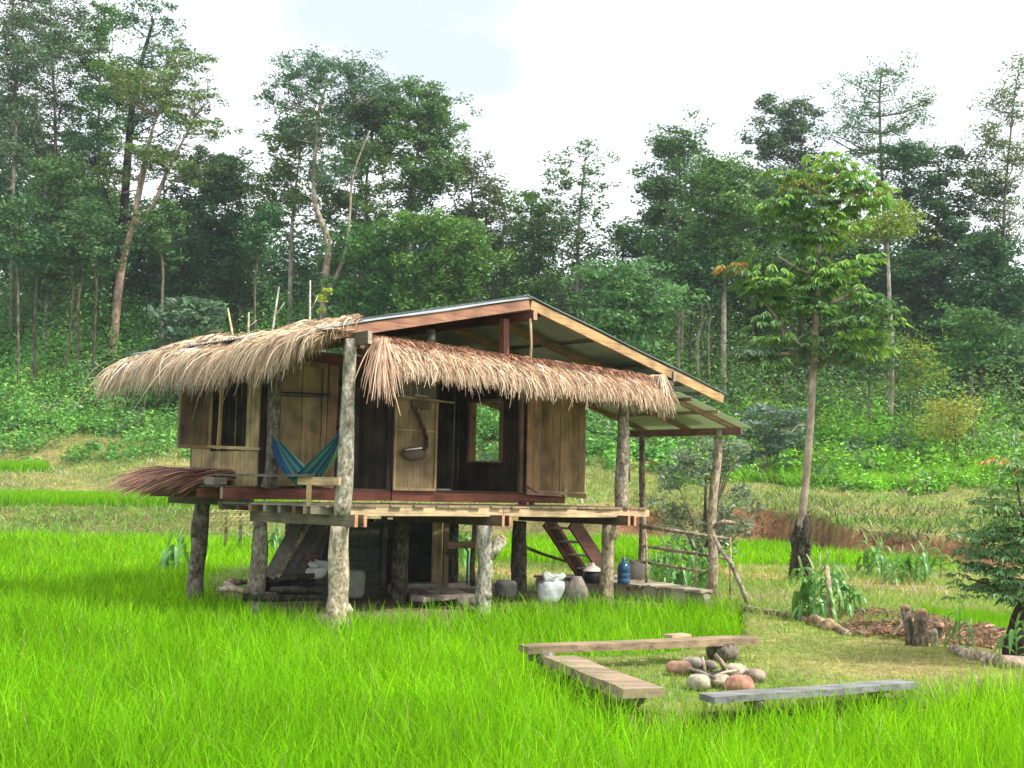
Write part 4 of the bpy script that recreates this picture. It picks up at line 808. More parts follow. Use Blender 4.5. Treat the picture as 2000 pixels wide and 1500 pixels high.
# hammock between the two left posts
hm = hthing('hammock', .1, 1.0, 1.7, 'sagging blue and green striped hammock slung between the two left posts', 'hammock')
def hammock():
    A0 = np.array([.02, .8, .62]); A1 = np.array([0, -.86, .62]); V = []; F = []; T = []; nu, nv = 34, 22
    stripes = [(.02, .07, .2), (.04, .2, .16), (.16, .3, .14), (.02, .12, .24), (.02, .06, .2), (.14, .32, .14), (.02, .12, .3), (.03, .05, .14), (.2, .32, .16), (.04, .18, .2)]
    for i in range(nu):
        t = i / (nu - 1); s = 2 * t - 1; y = A0[1] * (1 - t) + A1[1] * t; zc = .06 + .62 * abs(s) ** 1.25
        wd = .05 + .30 * (1 - abs(s) ** 2.2)
        for k in range(nv):
            q = k / (nv - 1) * 2 - 1; V.append((q * wd * .75 + .012 * math.sin(q * 19 + s * 3), y + .05 * q, zc - (1 - q * q) * wd * .34 + .01 * math.sin(q * 26))); T.append(stripes[int((q + 1) / 2 * 9.99 * 1.6) % 10])
    for i in range(nu - 1):
        for k in range(nv - 1): F.append((i * nv + k, i * nv + k + 1, (i + 1) * nv + k + 1, (i + 1) * nv + k))
    return mesh_np('cloth', np.array(V), F, np.array(T), M['cloth'], hm, True)
hammock()
for p0, p1, p2 in (((0, .78, .68), (.0, .88, .9), (-.02, .9, 1.05)), ((0, -.84, .68), (0, -.93, .85), (-.02, -1.0, .98))):
    b = MB()
    for k in (-.03, -.01, .015, .035): b.tube([(p0[0] + k * 1.5, p0[1], p0[2]), (p1[0] + k * .7, p1[1], p1[2]), p2], [.008] * 3, (.03, .08, .16), 6, .03, False)
    b.build('rope', M['cloth'], hm)
b = MB(); b.tube([(-.02, 1.6, 0), (.0, .9, .02)], [.01, .01], (.02, .04, .05)); bx = hthing('cord', .2, 1.9, 2.96, 'dark cord stretched across the door leaf behind the hammock', 'cord')
b = MB(); b.tube([(-.12, .0, .0), (.4, -.02, .02), (.9, -.03, .03)], [.012] * 3, (.02, .03, .035), 6, .02); b.tube([(-.12, .0, -.035), (.4, -.02, -.025), (.9, -.03, -.0)], [.009] * 3, (.03, .06, .09), 6, .02); b.build('line', M['cloth'], bx)
# hooked wooden tool on the second door leaf
tl = hthing('ox_yoke_tool', 2.7, 1.86, 2.2, 'dark hooked wooden farm tool hanging on the middle door leaf', 'farm tool')
b = MB(); b.tube([(-.04, 0, .72), (.03, -.01, .58), (.12, -.02, .42), (.2, -.02, .25), (.2, -.02, .12), (.12, -.03, .02)], [.022, .026, .03, .034, .036, .045], (.1, .075, .055), 9, .08); b.build('handle', M['bark'], tl, True)
b = MB(); b.blob((-.06, -.04, -.01), (.24, .06, .1), (.15, .11, .09), 14, 8, .04); b.build('blade', M['woodx'], tl, True)
b = MB(); b.board((-.27, -.085, .045), (.05, -.085, .085), .03, .02, (.7, .7, .68), seg=2, j=.002); b.build('edge', M['metal'], tl)
# sandals
for k, (a, r_, lb) in enumerate(((4.15, .2, 'left dark red flip-flop left on the deck by the long beam'), (4.4, -.15, 'right dark red flip-flop left on the deck by the long beam'))):
    p = W(4.62 + .2 * k, 1.45, 1.445); s_ = empty('sandal', p, PHI + r_ + 1.2, lb, 'sandal', 'pair of red flip-flops')
    b = MB(); pts = [(math.cos(t) * .13 * (1 if math.cos(t) > 0 else .95), math.sin(t) * (.05 if math.cos(t) > 0 else .038)) for t in np.linspace(0, 2 * math.pi, 18, endpoint=False)]
    n_ = 18; b.add([(x, y, 0) for x, y in pts] + [(x, y, .025) for x, y in pts], [tuple(range(17, -1, -1)), tuple(range(18, 36))] + [(i, (i + 1) % n_, 18 + (i + 1) % n_, 18 + i) for i in range(n_)], (.18, .01, .015)); b.build('sole', M['plastic'], s_)
    b = MB(); b.tube([(.07, 0, .03), (.03, .035, .06), (-.03, .045, .03)], [.01, .014, .01], (.3, .01, .02)); b.tube([(.07, 0, .03), (.03, -.035, .06), (-.03, -.045, .03)], [.01, .014, .01], (.3, .01, .02)); b.build('strap', M['plastic'], s_, True)
# thatch bundle on the left platform
bd_ = hthing('thatch_bundle', -.2, 2.9, 1.68, 'brown bundle of spare thatch lying over the left edge of the platform', 'thatch bundle')
n = 2400; q = RNG.random(n); P = np.stack([.25 - RNG.random(n) ** 1.2 * .8, -.35 + .8 * q, .04 + .15 * RNG.random(n)], -1); D = np.stack([-np.ones(n), RNG.normal(.1, .13, n), RNG.normal(.05, .07, n)], -1); D /= np.linalg.norm(D, axis=1)[:, None]
thatch('strands', n, P, D, RNG.uniform(.55, 1.05, n), (.36, .2, .14), .008, .38, .04, parent=bd_, wvar=.4)
b = MB(); b.tube([(.22, -.4, .1), (.24, .1, .13), (.2, .45, .1)], [.05, .06, .05], (.16, .12, .08), 8, .08); b.build('binding_stick', M['bark'], bd_, True)
# white spoon-like strip inside on the floor
b = MB(); b.board((0, 0, 0), (.34, .05, 0), .05, .02, (.75, .75, .72), seg=3); o = b.build('paper_strip', M['plastic']); o.location = Vector(W(3.75, 2.6, 1.66)); o.rotation_euler = (0, 0, PHI); tag(o, 'narrow white strip lying on the dark floor inside the doorway', 'paper')
b = MB(); b.lathe((0, 0, 0), [(.0, -.01), (.065, 0), (.07, .08), (.065, .2), (.03, .21), (.0, .215)], (.28, .3, .22)); o = b.build('hanging_tin', M['metal'], None, True); o.location = Vector(W(1.9, .6, 3.72)); tag(o, 'pale green tin hanging under the roof above the front thatch', 'tin')
# leaning boards and pipe under the left of the deck
for k, (x0, x1, w_, c_, lb, mt) in enumerate(((545, 575, .16, (.13, .12, .11), 'weathered dark board leaning outermost under the deck', 'woodx'), (560, 598, .11, (.27, .21, .16), 'round brownish pole leaning among boards under the deck', 'bark'),
        (578, 606, .15, (.07, .07, .075), 'black board leaning behind the round pole under the deck', 'woodx'), (588, 612, .04, (.42, .4, .36), 'thin pale lath leaning under the deck', 'woodx'), (600, 625, .12, (.13, .1, .09), 'dark brown board leaning innermost under the deck', 'woodx'))):
    p0 = at(x0 - 20, 1128, 17.0 + k * .08); p1 = at(x1 + 14, 1008, 17.5 + k * .08); b = MB(); d = p1 - p0
    if mt == 'bark': b.tube([(0, 0, 0), tuple(d * .5 + (0, 0, .01)), tuple(d)], [.055, .05, .045], c_, 10, .05); o = b.build('leaning_pole', M['bark'], None, True)
    else: b.board((0, 0, 0), tuple(d), w_, .03, c_, up=(.3, -1, .4), seg=4); o = b.build('leaning_board', M[mt])
    o.location = Vector(p0); tag(o, lb, 'board' if mt != 'bark' else 'pole', 'timber leaning under the deck')
# sacks
def sack(name, px, py, Y, rx, rz, c, lb, neck=True, cat='sack'):
    p = at(px, py, Y); p[2] = max(p[2], gz(p[0], p[1])); e = empty(name, p, .3, lb, cat); b = MB()
    prof = [(.0, 0), (.72, .01), (.86, .1), (.93, .25), (.97, .4), (1.0, .55), (1.02, .7), (.98, .82), (.85, .92), (.55, .99)] + ([(.4, 1.05), (.5, 1.16)] if neck else [(.3, .97), (0, .95)])
    n_ = 26; V = []; F = []
    for i, (r, z) in enumerate(prof):
        for k in range(n_):
            th = 2 * math.pi * k / n_; q = r * rx * (1 + .09 * math.sin(2 * th + i * .3) + .05 * math.sin(5 * th + i * .9) + random.uniform(-.035, .035)); V.append((q * math.cos(th) + (.06 * z if neck else 0), q * .8 * math.sin(th), z * rz * (1 + random.uniform(-.04, .04))))
    for i in range(len(prof) - 1):
        for k in range(n_): F.append((i * n_ + k, i * n_ + (k + 1) % n_, i * n_ + n_ + (k + 1) % n_, i * n_ + n_ + k))
    b.add(V, F, c); b.build('sack_body', M['sack'], e, True)
    if neck:
        b = MB(); b.tube([(0, 0, rz * .95), (-.01, 0, rz * 1.12), (-.05, .02, rz * 1.22), (-.07, .02, rz * 1.34)], [.1, .06, .05, .03], vary(c, .2), 12, .3); b.tube([(.03, 0, rz * .98), (.1, .0, rz * 1.1), (.18, 0, rz * 1.14), (.24, 0, rz * 1.26)], [.08, .055, .05, .035], vary(c, .2), 12, .3); b.build('tied_neck', M['sack'], e, True)
    return e
sack('white_sack', 1072, 1178, 18.6, .19, .34, (.5, .53, .52), 'full white woven sack with twisted neck standing at the rice edge')
sack('grain_sack', 690, 1168, 17.4, .15, .4, (.15, .16, .13), 'dull grey green sack standing in shade by the block wall', False)
sack('white_sack', 613, 1130, 17.4, .14, .17, (.4, .41, .4), 'small white sack on the firewood pile under the deck', True)
sack('cloth_bundle', 588, 1118, 17.5, .12, .2, (.13, .06, .05), 'crumpled reddish cloth bundle under the leaning boards', True, 'bundle')
sack('charred_bush_root', 988, 1168, 18.0, .15, .26, (.07, .065, .06), 'blackened root lump against the dark middle post', False, 'root')
# firewood pile
for k in range(11):
    x0 = 452 + random.uniform(0, 90) if k > 2 else 430 + k * 8; y_ = 1128 + (k % 5) * 9 + (20 - 18 * k if k < 3 else 0); Yk = 16.9 + (k % 4) * .15
    p0 = at(x0, y_ + random.uniform(-4, 6), Yk); p1 = at((480 if k < 3 else 600) + random.uniform(0, 50 if k > 2 else 10), y_ + random.uniform(-8, 6) + (14 if k < 3 else 0), Yk + random.uniform(-.2, .4)); d = p1 - p0
    c_ = (.05, .045, .04) if k > 2 else (.34, .27, .2); b = MB(); b.tube([(0, 0, 0), tuple(d * .4 + (0, 0, random.uniform(-.03, .04))), tuple(d)], [.045, .05, .03], c_, 8, .12); o = b.build('firewood_branch', M['bark'], None, True); o.location = Vector(p0)
    tag(o, ('longest pale split branch poking out lowest at the left of the firewood pile', 'pale split branch in the middle of the three left of the firewood', 'topmost pale branch poking out left of the firewood pile')[k] if k < 3 else 'blackened branch in the firewood pile under the deck', 'firewood', 'pale branches left of the firewood pile' if k < 3 else 'blackened firewood under the deck')
# planks on the ground before the block room
for k, (x0, y0, x1, y1, c_, lb) in enumerate(((805, 1150, 850, 1158, (.34, .28, .22), 'short plank on the ground left of the doorway under the hut'), (842, 1148, 890, 1160, (.42, .35, .27), 'tilted plank on the ground below the hut doorway'), (868, 1144, 965, 1142, (.55, .46, .36), 'pale thick plank on the ground right of the hut doorway'),
        (850, 1166, 930, 1163, (.36, .3, .24), 'longer grey plank nearest the rice under the hut'), (815, 1170, 865, 1167, (.3, .26, .22), 'dark short plank nearest the rice under the hut'), (805, 1138, 862, 1139, (.42, .4, .36), 'rounded stone slab before the hut doorway'))):
    p0 = ong(x0, y0, .1); p1 = ong(x1, y1, .1); d = p1 - p0; b = MB(); b.board((0, 0, 0), tuple(d), .28, .07, c_, seg=3, j=.012); o = b.build('loose_plank', M['woodx']); o.location = Vector(p0); tag(o, lb, 'plank', 'planks on the ground under the hut')
for k in range(6):
    p = ong(random.uniform(800, 960), random.uniform(1160, 1182), 0); b = MB(); b.blob((0, 0, .02), (random.uniform(.08, .2), random.uniform(.08, .15), random.uniform(.06, .12)), vary((.16, .14, .12)), 9, 6, .15); o = b.build('rubble_stone', M['stone'], None, True); o.location = Vector(p); tag(o, 'dark rubble stone half hidden under the planks below the hut', 'stone', 'dark rubble stones below the hut')
# carved trough on a forked stake, blue pipe
tr0 = at(905, 1140, 19.6); tr0[2] = gz(tr0[0], tr0[1]); te = empty('wash_trough', tr0, 0, 'small wooden trough on a forked stake behind the doorway', 'trough')
def rel(px, py, Y): return tuple(at(px, py, Y) - tr0)
b = MB(); b.board(rel(876, 1068, 19.6), rel(934, 1067, 19.6), .3, .045, (.3, .19, .14), seg=3); b.board(rel(874, 1062, 19.45), rel(934, 1061, 19.45), .03, .06, (.36, .22, .16), seg=3); b.board(rel(874, 1076, 19.5), rel(885, 1084, 19.5), .2, .1, (.08, .06, .05), seg=1); b.build('basin', M['woodx'], te)
b = MB(); b.tube([rel(924, 1145, 19.6), rel(922, 1105, 19.6), rel(924, 1070, 19.6), rel(926, 1025, 19.6)], [.045, .04, .04, .03], (.2, .16, .13), 8, .1); b.build('stake', M['bark'], te, True)
pp = at(912, 1142, 19.4); b = MB(); b.tube([(0, 0, 0), tuple(at(914, 1078, 19.4) - pp), tuple(at(908, 1068, 19.45) - pp)], [.018] * 3, (.05, .2, .38), 8, .0); o = b.build('water_pipe', M['plastic'], None, True); o.location = Vector(pp); tag(o, 'upright blue plastic water pipe under the small trough', 'pipe')
pp = at(885, 1046, 21); b = MB(); b.tube([(0, 0, 0), (.05, 0, -.06), (.1, 0, -.07)], [.02] * 3, (.03, .25, .45), 8, 0); o = b.build('tap', M['plastic'], None, True); o.location = Vector(pp); tag(o, 'bent blue tap among the corn leaves left of the forked post', 'tap')
b = MB(); b.tube([tuple(at(885, 1045, 21.02) - pp), tuple(at(884, 1130, 21.02) - pp)], [.012] * 2, (.05, .12, .08), 8, 0); b.build('riser', M['plastic'], o)
# water bottle and pot on the landing
wb = empty('water_bottle', ong(1218, 1140, .175), 0, 'big blue plastic water bottle standing on the log landing', 'water bottle'); wb.scale = (.85,) * 3
b = MB(); b.lathe((0, 0, 0), [(0, .0), (.115, 0), (.125, .02), (.125, .1), (.117, .11), (.125, .12), (.125, .2), (.117, .21), (.125, .22), (.125, .3), (.12, .33), (.09, .39), (.04, .425), (.03, .46), (0, .461)], (.03, .11, .22), 24); b.build('bottle_body', M['bluep'], wb, True)
b = MB(); b.lathe((0, 0, 0), [(.036, .44), (.038, .5), (.0, .502)], (.08, .09, .4), 16); b.build('cap', M['plastic'], wb, True)
pt = empty('cooking_pot', ong(1157, 1139, .175), 0, 'black cooking pot with a pale conical lid at the foot of the stairs', 'pot')
b = MB(); b.lathe((0, 0, 0), [(0, 0), (.12, 0), (.16, .06), (.165, .14), (.14, .2)], (.03, .03, .035), 20); b.build('pot_body', M['iron'], pt, True)
b = MB(); b.lathe((0, 0, 0), [(.165, .2), (.1, .26), (.03, .3), (.03, .33), (.0, .335)], (.55, .5, .42), 20); b.build('lid', M['sack'], pt, True)
bk = empty('basket', ong(1238, 1132, .175), 0, 'grey woven basket tipped beside the blue water bottle', 'basket'); b = MB(); b.lathe((0, 0, 0), [(0, 0), (.12, 0), (.15, .12), (.2, .3), (.19, .31), (.13, .12), (0, .03)], (.32, .29, .25), 18, Matrix.Rotation(.35, 3, 'Y')); b.build('basket_body', M['sack'], bk, True)
def stump_stone(px, py, Y, r, h, c, lb, name='rock', cat='stone', grp=None):
    p = at(px, py, Y); b = MB(); b.blob((0, 0, h * .4), (r, r * .85, h * .6), c, 12, 8, .1); o = b.build(name, M['stone'], None, True); o.location = Vector(p); return tag(o, lb, cat, grp)
stump_stone(1128, 1178, 18.6, .16, .4, (.26, .23, .19), 'upright grey brown rock between the white sack and the right post')
stump_stone(1100, 1172, 19.2, .12, .3, (.08, .07, .06), 'dark rock in shadow just right of the white sack')
# ------------------------------------------------------------------ rail fence beside the landing
fe = empty('pole_fence', at(1330, 1150, 21.5), 0, 'rustic fence of three thin horizontal poles behind the landing', 'fence'); f0 = np.array(fe.location)
for y0, y1, r_, x0, x1 in ((1028, 1052, .035, 1250, 1422), (1066, 1091, .03, 1250, 1418), (1096, 1118, .026, 1240, 1392)):
    b = MB(); Ps = [at(x0 + (x1 - x0) * t, y0 + (y1 - y0) * t + random.uniform(-1, 1), 21.8 - .9 * t) - f0 for t in (0, .33, .66, 1)]; b.tube([tuple(p) for p in Ps], [r_, r_ * .95, r_ * .9, r_ * .8], (.4, .33, .24), 8, .06); b.build('rail', M['bark'], fe, True)
b = MB(); Ps = [at(x, y, 21 + (1110 - x) * .01) - f0 for x, y in ((1020, 1066), (1060, 1082), (1110, 1098))]; b.tube([tuple(p) for p in Ps], [.03, .025, .02], (.24, .19, .14), 7, .1); b.build('rail', M['bark'], fe, True)
for x, yt, yb in ((1426, 1050, 1172), (1360, 1060, 1150), (1262, 1040, 1140)):
    b = MB(); Ps = [at(x, yt, 20.9) - f0, at(x + 1, (yt + yb) / 2, 20.9) - f0, at(x, yb, 20.9) - f0]; b.tube([tuple(p) for p in Ps], [.018, .02, .024], (.42, .34, .2), 7, .06); b.build('stake', M['bark'], fe, True)
p = at(1393, 1045, 19.9); b = MB(); b.tube([(0, 0, 0)] + [tuple(at(x, y, 19.9 - k * .12) - p) for k, (x, y) in enumerate(((1406, 1072), (1428, 1100), (1446, 1140), (1462, 1180)))], [.03, .034, .038, .04, .045], (.3, .27, .22), 9, .12); o = b.build('leaning_stick', M['bark'], None, True); o.location = Vector(p); tag(o, 'crooked grey stick leaning against the lean-to post', 'stick')
p = at(1620, 1218, 16.7); b = MB(); b.tube([(0, 0, -.1), (.01, 0, .3), tuple(at(1614, 1105, 16.7) - p)], [.042, .04, .034], (.42, .34, .24), 9, .06); o = b.build('bare_pole', M['bark'], None, True); o.location = Vector(p); tag(o, 'single bare upright pole among the big corn plants', 'pole')
# ------------------------------------------------------------------ benches and fire ring
def bench(name, pA, pB, wA, h, col, lb, supports, z=.34, w2=None):
    A_ = ong(*pA, z); B_ = ong(*pB, z); e = empty(name, (A_ + B_) / 2 * (1, 1, 0) + np.array([0, 0, -.03]), 0, lb, 'bench'); c0 = np.array(e.location); b = MB()
    d = (B_ - A_); L = np.linalg.norm(d); d /= L; s_ = np.array([-d[1], d[0], 0]); V = []; F = []; n_ = 10
    for i in range(n_ + 1):
        t = i / n_; wv = (wA * (1 - t) + (w2 or wA) * t) * (1 + .03 * math.sin(i * 1.3)); c = A_ + d * L * t - c0 + np.array([0, 0, .003 * math.sin(i * .9)])
        for sx, zz in ((-1, -h), (1, -h * .9), (1, 0), (-1, 0)): V.append(tuple(c + s_ * sx * wv / 2 + np.array([0, 0, zz])))
    for i in range(n_):
        for k in range(4): F.append((i * 4 + k, i * 4 + (k + 1) % 4, i * 4 + 4 + (k + 1) % 4, i * 4 + 4 + k))
    F += [(3, 2, 1, 0), tuple(n_ * 4 + k for k in range(4))]
    b.add(V, F, col); o = b.build('seat', M['woodh'], e)
    for (t, r_, kind) in supports:
        c = A_ + d * L * t - c0; b = MB(); zt = z - h + .03
        if kind == 'log': b.tube([tuple(c - s_ * .17 + (0, 0, zt - r_ - z)), tuple(c + s_ * .15 + (0, 0, zt - r_ - z))], [r_, r_ * .95], (.2, .18, .15), 14, .05)
        else: b.blob(tuple(c + np.array([0, 0, zt / 2 - z])), (r_, r_, zt / 2 + .01), (.24, .18, .14), 10, 7, .12)
        b.build('support', M['bark' if kind == 'log' else 'stone'], e, True)
    return e
def woodh(name, ang):
    m = woodmat(name, 'X', .8, 1.2, .8, .5, .45); mp_ = [x for x in m.node_tree.nodes if x.type == 'MAPPING'][0]; mp_.vector_type = 'TEXTURE' if False else 'POINT'; mp_.inputs['Rotation'].default_value = (0, 0, ang); return m
M['woodh'] = woodh('bench_wood_across', -.5)
bench('plank_bench', (1022, 1261), (1466, 1243), .2, .07, (.34, .25, .165), 'long pale plank bench at the back of the fire ring', [(.07, .07, 'log'), (.86, .1, 'log')], .2, .26)
M['woodh'] = woodh('bench_wood_along', 1.25)
bench('plank_bench', (1092, 1281), (1258, 1345), .3, .075, (.31, .235, .165), 'broad thick plank bench running towards the camera', [(.12, .1, 'stone'), (.9, .09, 'stone')], .17, .34)
M['woodh'] = woodh('bench_wood_grey', -.45)
bench('plank_bench', (1380, 1358), (1775, 1330), .2, .05, (.26, .26, .27), 'weathered silver grey bench nearest the camera', [(.22, .09, 'stone'), (.85, .09, 'stone')], .14, .2)
def small_board(px, py, z, L, w_, c_, lb, rz=0.1):
    p = ong(px, py, z); b = MB(); b.board((-L / 2, 0, 0), (L / 2, 0, 0), w_, .025, c_, seg=2); o = b.build('wood_offcut', M['woodx']); o.location = Vector(p); o.rotation_euler = (0, 0, rz + .5); tag(o, lb, 'wood offcut'); return o
small_board(1322, 1241, .215, .26, .15, (.5, .36, .24), 'small flat offcut lying on top of the long back bench')
small_board(1413, 1252, .125, .2, .14, (.46, .36, .25), 'small wedge board between the back bench and its log')
small_board(1092, 1271, .125, .2, .14, (.52, .38, .25), 'small wedge board under the left end of the back bench')
FR = [(x_, y_, r_ * .8, c_, l_) for x_, y_, r_, c_, l_ in [(1327, 1308, .145, (.34, .2, .13), 'large reddish round stone at the left of the fire ring'), (1352, 1298, .12, (.3, .27, .22), 'brownish stone at the back left of the fire ring'), (1385, 1300, .1, (.24, .19, .16), 'dark stone at the back of the fire ring'), (1365, 1335, .13, (.4, .36, .26), 'pale flat stone at the front left of the fire ring'),
      (1410, 1332, .12, (.42, .36, .25), 'pale yellowish stone at the front of the fire ring'), (1438, 1318, .15, (.46, .38, .28), 'large tan stone at the right of the fire ring'), (1445, 1340, .14, (.4, .2, .14), 'red brown stone at the front right of the fire ring'), (1474, 1322, .12, (.34, .25, .2), 'grey brown outermost stone at the right of the fire ring')]]
for x, y, r_, c_, lb in FR:
    p = ong(x, y + 6, 0); b = MB(); b.blob((0, 0, r_ * .35), (r_ * random.uniform(.95, 1.2), r_ * random.uniform(.8, 1), r_ * random.uniform(.6, .75)), c_, 16, 10, .06); cen = ong(1395, 1328, 0) - p; cen /= np.linalg.norm(cen)
    b.t = [tuple(np.array(c_) * max(.16, min(1.25, 1.05 - .9 * max(0, float(np.dot(np.array(v_) / r_, cen)) - .25) + .3 * math.sin(v_[0] * 31 + v_[2] * 47) * math.sin(v_[1] * 37)))) for v_ in b.v]; o = b.build('fire_stone', M['stone'], None, True); o.location = Vector(p); tag(o, lb, 'stone', 'stones of the fire ring')
for k, (x, y, dx, dz, r_, c_, lb) in enumerate(((1378, 1318, -.02, .15, .016, (.5, .42, .33), 'thin upright stick poking out of the fire ring'), (1420, 1312, -.1, .15, .025, (.45, .38, .28), 'thick pale stick leaning on the tan stone of the fire ring'), (1390, 1322, .25, .06, .014, (.45, .38, .28), 'thin twig lying across the fire ring'), (1400, 1326, -.25, .08, .016, (.3, .25, .2), 'dark twig lying across the fire ring'))):
    p = ong(x, y, .06); b = MB(); b.tube([(0, 0, 0), (dx * .5, .02, dz * .5 + .01), (dx, .05, dz)], [r_, r_ * .9, r_ * .7], c_, 7, .08); o = b.build('fire_stick', M['bark'], None, True); o.location = Vector(p); tag(o, lb, 'stick')
# ------------------------------------------------------------------ logs and stumps at the edge of the garden
def flog(pts, r_, c_, lb, name='fallen_log'):
    P = [ong(x, y, r_ * .6 - .05) for x, y in pts]; b = MB(); b.tube([tuple(p - P[0]) for p in P], [r_ * (.8 + .4 * random.random()) for _ in P], c_, 10, .16); o = b.build(name, M['bark'], None, True); o.location = Vector(P[0]); tag(o, lb, 'log')
flog([(1452, 1186), (1478, 1194), (1510, 1196), (1540, 1203), (1580, 1215), (1600, 1222)], .06, (.33, .27, .2), 'knobbly log lying along the path edge right of the lean-to')
flog([(1590, 1216), (1612, 1222), (1628, 1228)], .1, (.4, .29, .18), 'short stubby log at the foot of the bare pole')
flog([(1636, 1233), (1655, 1240)], .05, (.32, .27, .2), 'tiny log piece on the path past the bare pole')
flog([(1862, 1270), (1890, 1279), (1930, 1286), (1950, 1292)], .07, (.5, .42, .33), 'pale log lying in front of the right tree')
flog([(1950, 1293), (1975, 1299), (2010, 1300), (2060, 1304)], .085, (.42, .33, .26), 'thicker log running out of the right edge of the view')
def stump(px, py, Y, h, r_, c_, lb, lean=0, top=(.4, .25, .15), name='tree_stump'):
    p = at(px, py, Y); e = empty(name, p, 0, lb, 'stump'); b = MB(); b.tube([(0, 0, -.1), (lean * .3, 0, h * .3), (lean * .7, .02, h * .7), (lean, 0, h)], [r_ * 1.25, r_, r_ * .9, r_ * .95], c_, 12, .14); b.build('stump_body', M['bark'], e, True)
    b = MB(); b.blob((lean, 0, h), (r_ * .95, r_ * .95, .04), top, 10, 5, .15); b.build('broken_top', M['woodz'], e, True); return e
stump(1780, 1258, 14.6, .42, .06, (.2, .17, .14), 'twisted dark stump, left of the two beside the small rice patch', -.07)
stump(1797, 1260, 14.5, .38, .075, (.2, .16, .13), 'thicker dark stump, right of the two beside the small rice patch', .02)
stump(1836, 1252, 15.0, .18, .06, (.16, .13, .1), 'low rotten stump right of the twin stumps')
stump(1826, 1264, 14.4, .17, .035, (.36, .38, .24), 'short cut green grey stake stub right of the twin stumps', 0, (.42, .4, .28), 'stake_stub')
p = at(1745, 1240, 15); b = MB(); b.tube([(0, 0, 0), (.1, 0, .12), (.18, 0, .26)], [.02, .018, .015], (.6, .52, .4), 7, .05); o = b.build('broken_stick', M['bark'], None, True); o.location = Vector(p); tag(o, 'pale broken stick leaning left of the twin stumps', 'stick')
# dead leaves and litter mound behind the stumps
cl = Cloud(); n = 9000; xs_ = RNG.uniform(1640, 1960, n); ys_ = RNG.uniform(1180, 1262, n); k_ = (ys_ > 1165 + (xs_ - 1640) * .22) & (ys_ < 1235 + (xs_ - 1640) * .09)
Pm = np.array([ong(x, y, 0) for x, y in zip(xs_[k_], ys_[k_])]); Pm[:, 2] = terrain(Pm[:, 0], Pm[:, 1])[0] + np.abs(fbm(Pm[:, 0], Pm[:, 1], 2.5, 77, 3)) * .12 + .02
kk = ~inside(P_SMALL, Pm[:, 0], Pm[:, 1]); Pm = Pm[kk]
cl.add(Pm, RNG.uniform(.05, .16, len(Pm)), tints(len(Pm), (.27, .17, .1), .4), up=.2, aspect=.3); o = cl.build('leaf_litter', M['leaf']); tag(o, 'brown dead leaves and cut twigs heaped between the corn and the stumps', 'litter', kind='stuff')
# ------------------------------------------------------------------ corn
def corn_leaf(b, base, az, L, w0, rise, tint, drop=1.0):
    V = []; F = []; n_ = 7; d = np.array([math.cos(az), math.sin(az), 0]); s_ = np.array([-math.sin(az), math.cos(az), 0])
    for i in range(n_ + 1):
        t = i / n_; c = np.array(base) + d * L * (t - .25 * t * t) + np.array([0, 0, 1]) * (L * (rise * t - drop * t * t)); wd = w0 * (math.sin(math.pi * min(.98, t * .85 + .12)) ** .7)
        V += [tuple(c - s_ * wd / 2 + np.array([0, 0, wd * .25])), tuple(c), tuple(c + s_ * wd / 2 + np.array([0, 0, wd * .25]))]
    for i in range(n_):
        for k in range(2): F.append((i * 3 + k, i * 3 + k + 1, i * 3 + 4 + k, i * 3 + 3 + k))
    b.add(V, F, tint)
def corn(seed, h=.75):
    rs = random.Random(seed); e = empty('corn_plant'); b = MB(); b.tube([(0, 0, -.05), (.01, 0, h * .5), (0, .01, h)], [.016, .013, .006], (.2, .32, .1), 7, .03); b.build('stem', M['rice'], e, True)
    b = MB(); az = rs.uniform(0, 6)
    for k in range(10):
        az += math.pi + rs.uniform(-.5, .5); z_ = h * (.12 + .085 * k); corn_leaf(b, (0, 0, z_), az, h * rs.uniform(.6, .95) * (1 - .04 * k), .1, rs.uniform(.7, 1.2), vary((.13, .32, .06), .3), rs.uniform(1.1, 1.8))
    for k in range(3): az += 2; corn_leaf(b, (0, 0, h * .95), az, h * .3, .03, 1.6, (.22, .34, .1), .5)
    b.build('leaves', M['bigleaf'], e); return e
protos = [corn(k, (.75, .68, .8)[k]) for k in range(3)]; used = set()
def put_corn(px, py, Y, s_, lb, grp):
    k = random.randrange(3); o = protos[k] if k not in used else copy_tree(protos[k]); used.add(k); p = at(px, py, Y); o.location = (p[0], p[1], gz(p[0], p[1])); o.rotation_euler = (0, 0, random.uniform(0, 6)); o.scale = (s_,) * 3; tag(o, lb, 'corn plant', grp)
for px, py, s_ in ((1568, 1195, 1.0), (1592, 1203, 1.05), (1603, 1190, 1.15), (1640, 1212, 1.0), (1660, 1208, .9), (1580, 1178, .9), (1625, 1185, 1.1)): put_corn(px, py, 17.3 + random.uniform(-.5, .8), s_ * .85, 'large drooping corn plant in the clump around the bare pole', 'corn around the bare pole')
for k in range(11): put_corn(1695 + k * 14 + random.uniform(-6, 6), 1122, 28 + random.uniform(-1.5, 2), random.uniform(.8, 1.1), 'corn plant in the row below the red bank', 'corn row below the red bank')
for k in range(12): put_corn(1275 + k * 10 + random.uniform(-8, 8), 1130, 24 + random.uniform(-1.5, 1.5), random.uniform(.8, 1.15), 'corn plant behind the pole fence', 'corn behind the pole fence')
for px in (882, 900, 930): put_corn(px, 1060, 27 + random.uniform(-1, 1), 1.2, 'corn plant seen under the hut beside the trough', 'corn seen under the hut')
for px in (330, 350, 520, 540): put_corn(px, 1040, 25 if px < 400 else 33, 1.2, ('corn plant at the far left, below the tip of the thatch bundle' if px < 340 else 'corn plant just left of the leftmost hut post') if px < 400 else 'corn plant seen between the left hut posts', 'corn behind the left of the hut' if px < 400 else 'corn seen between the left posts')
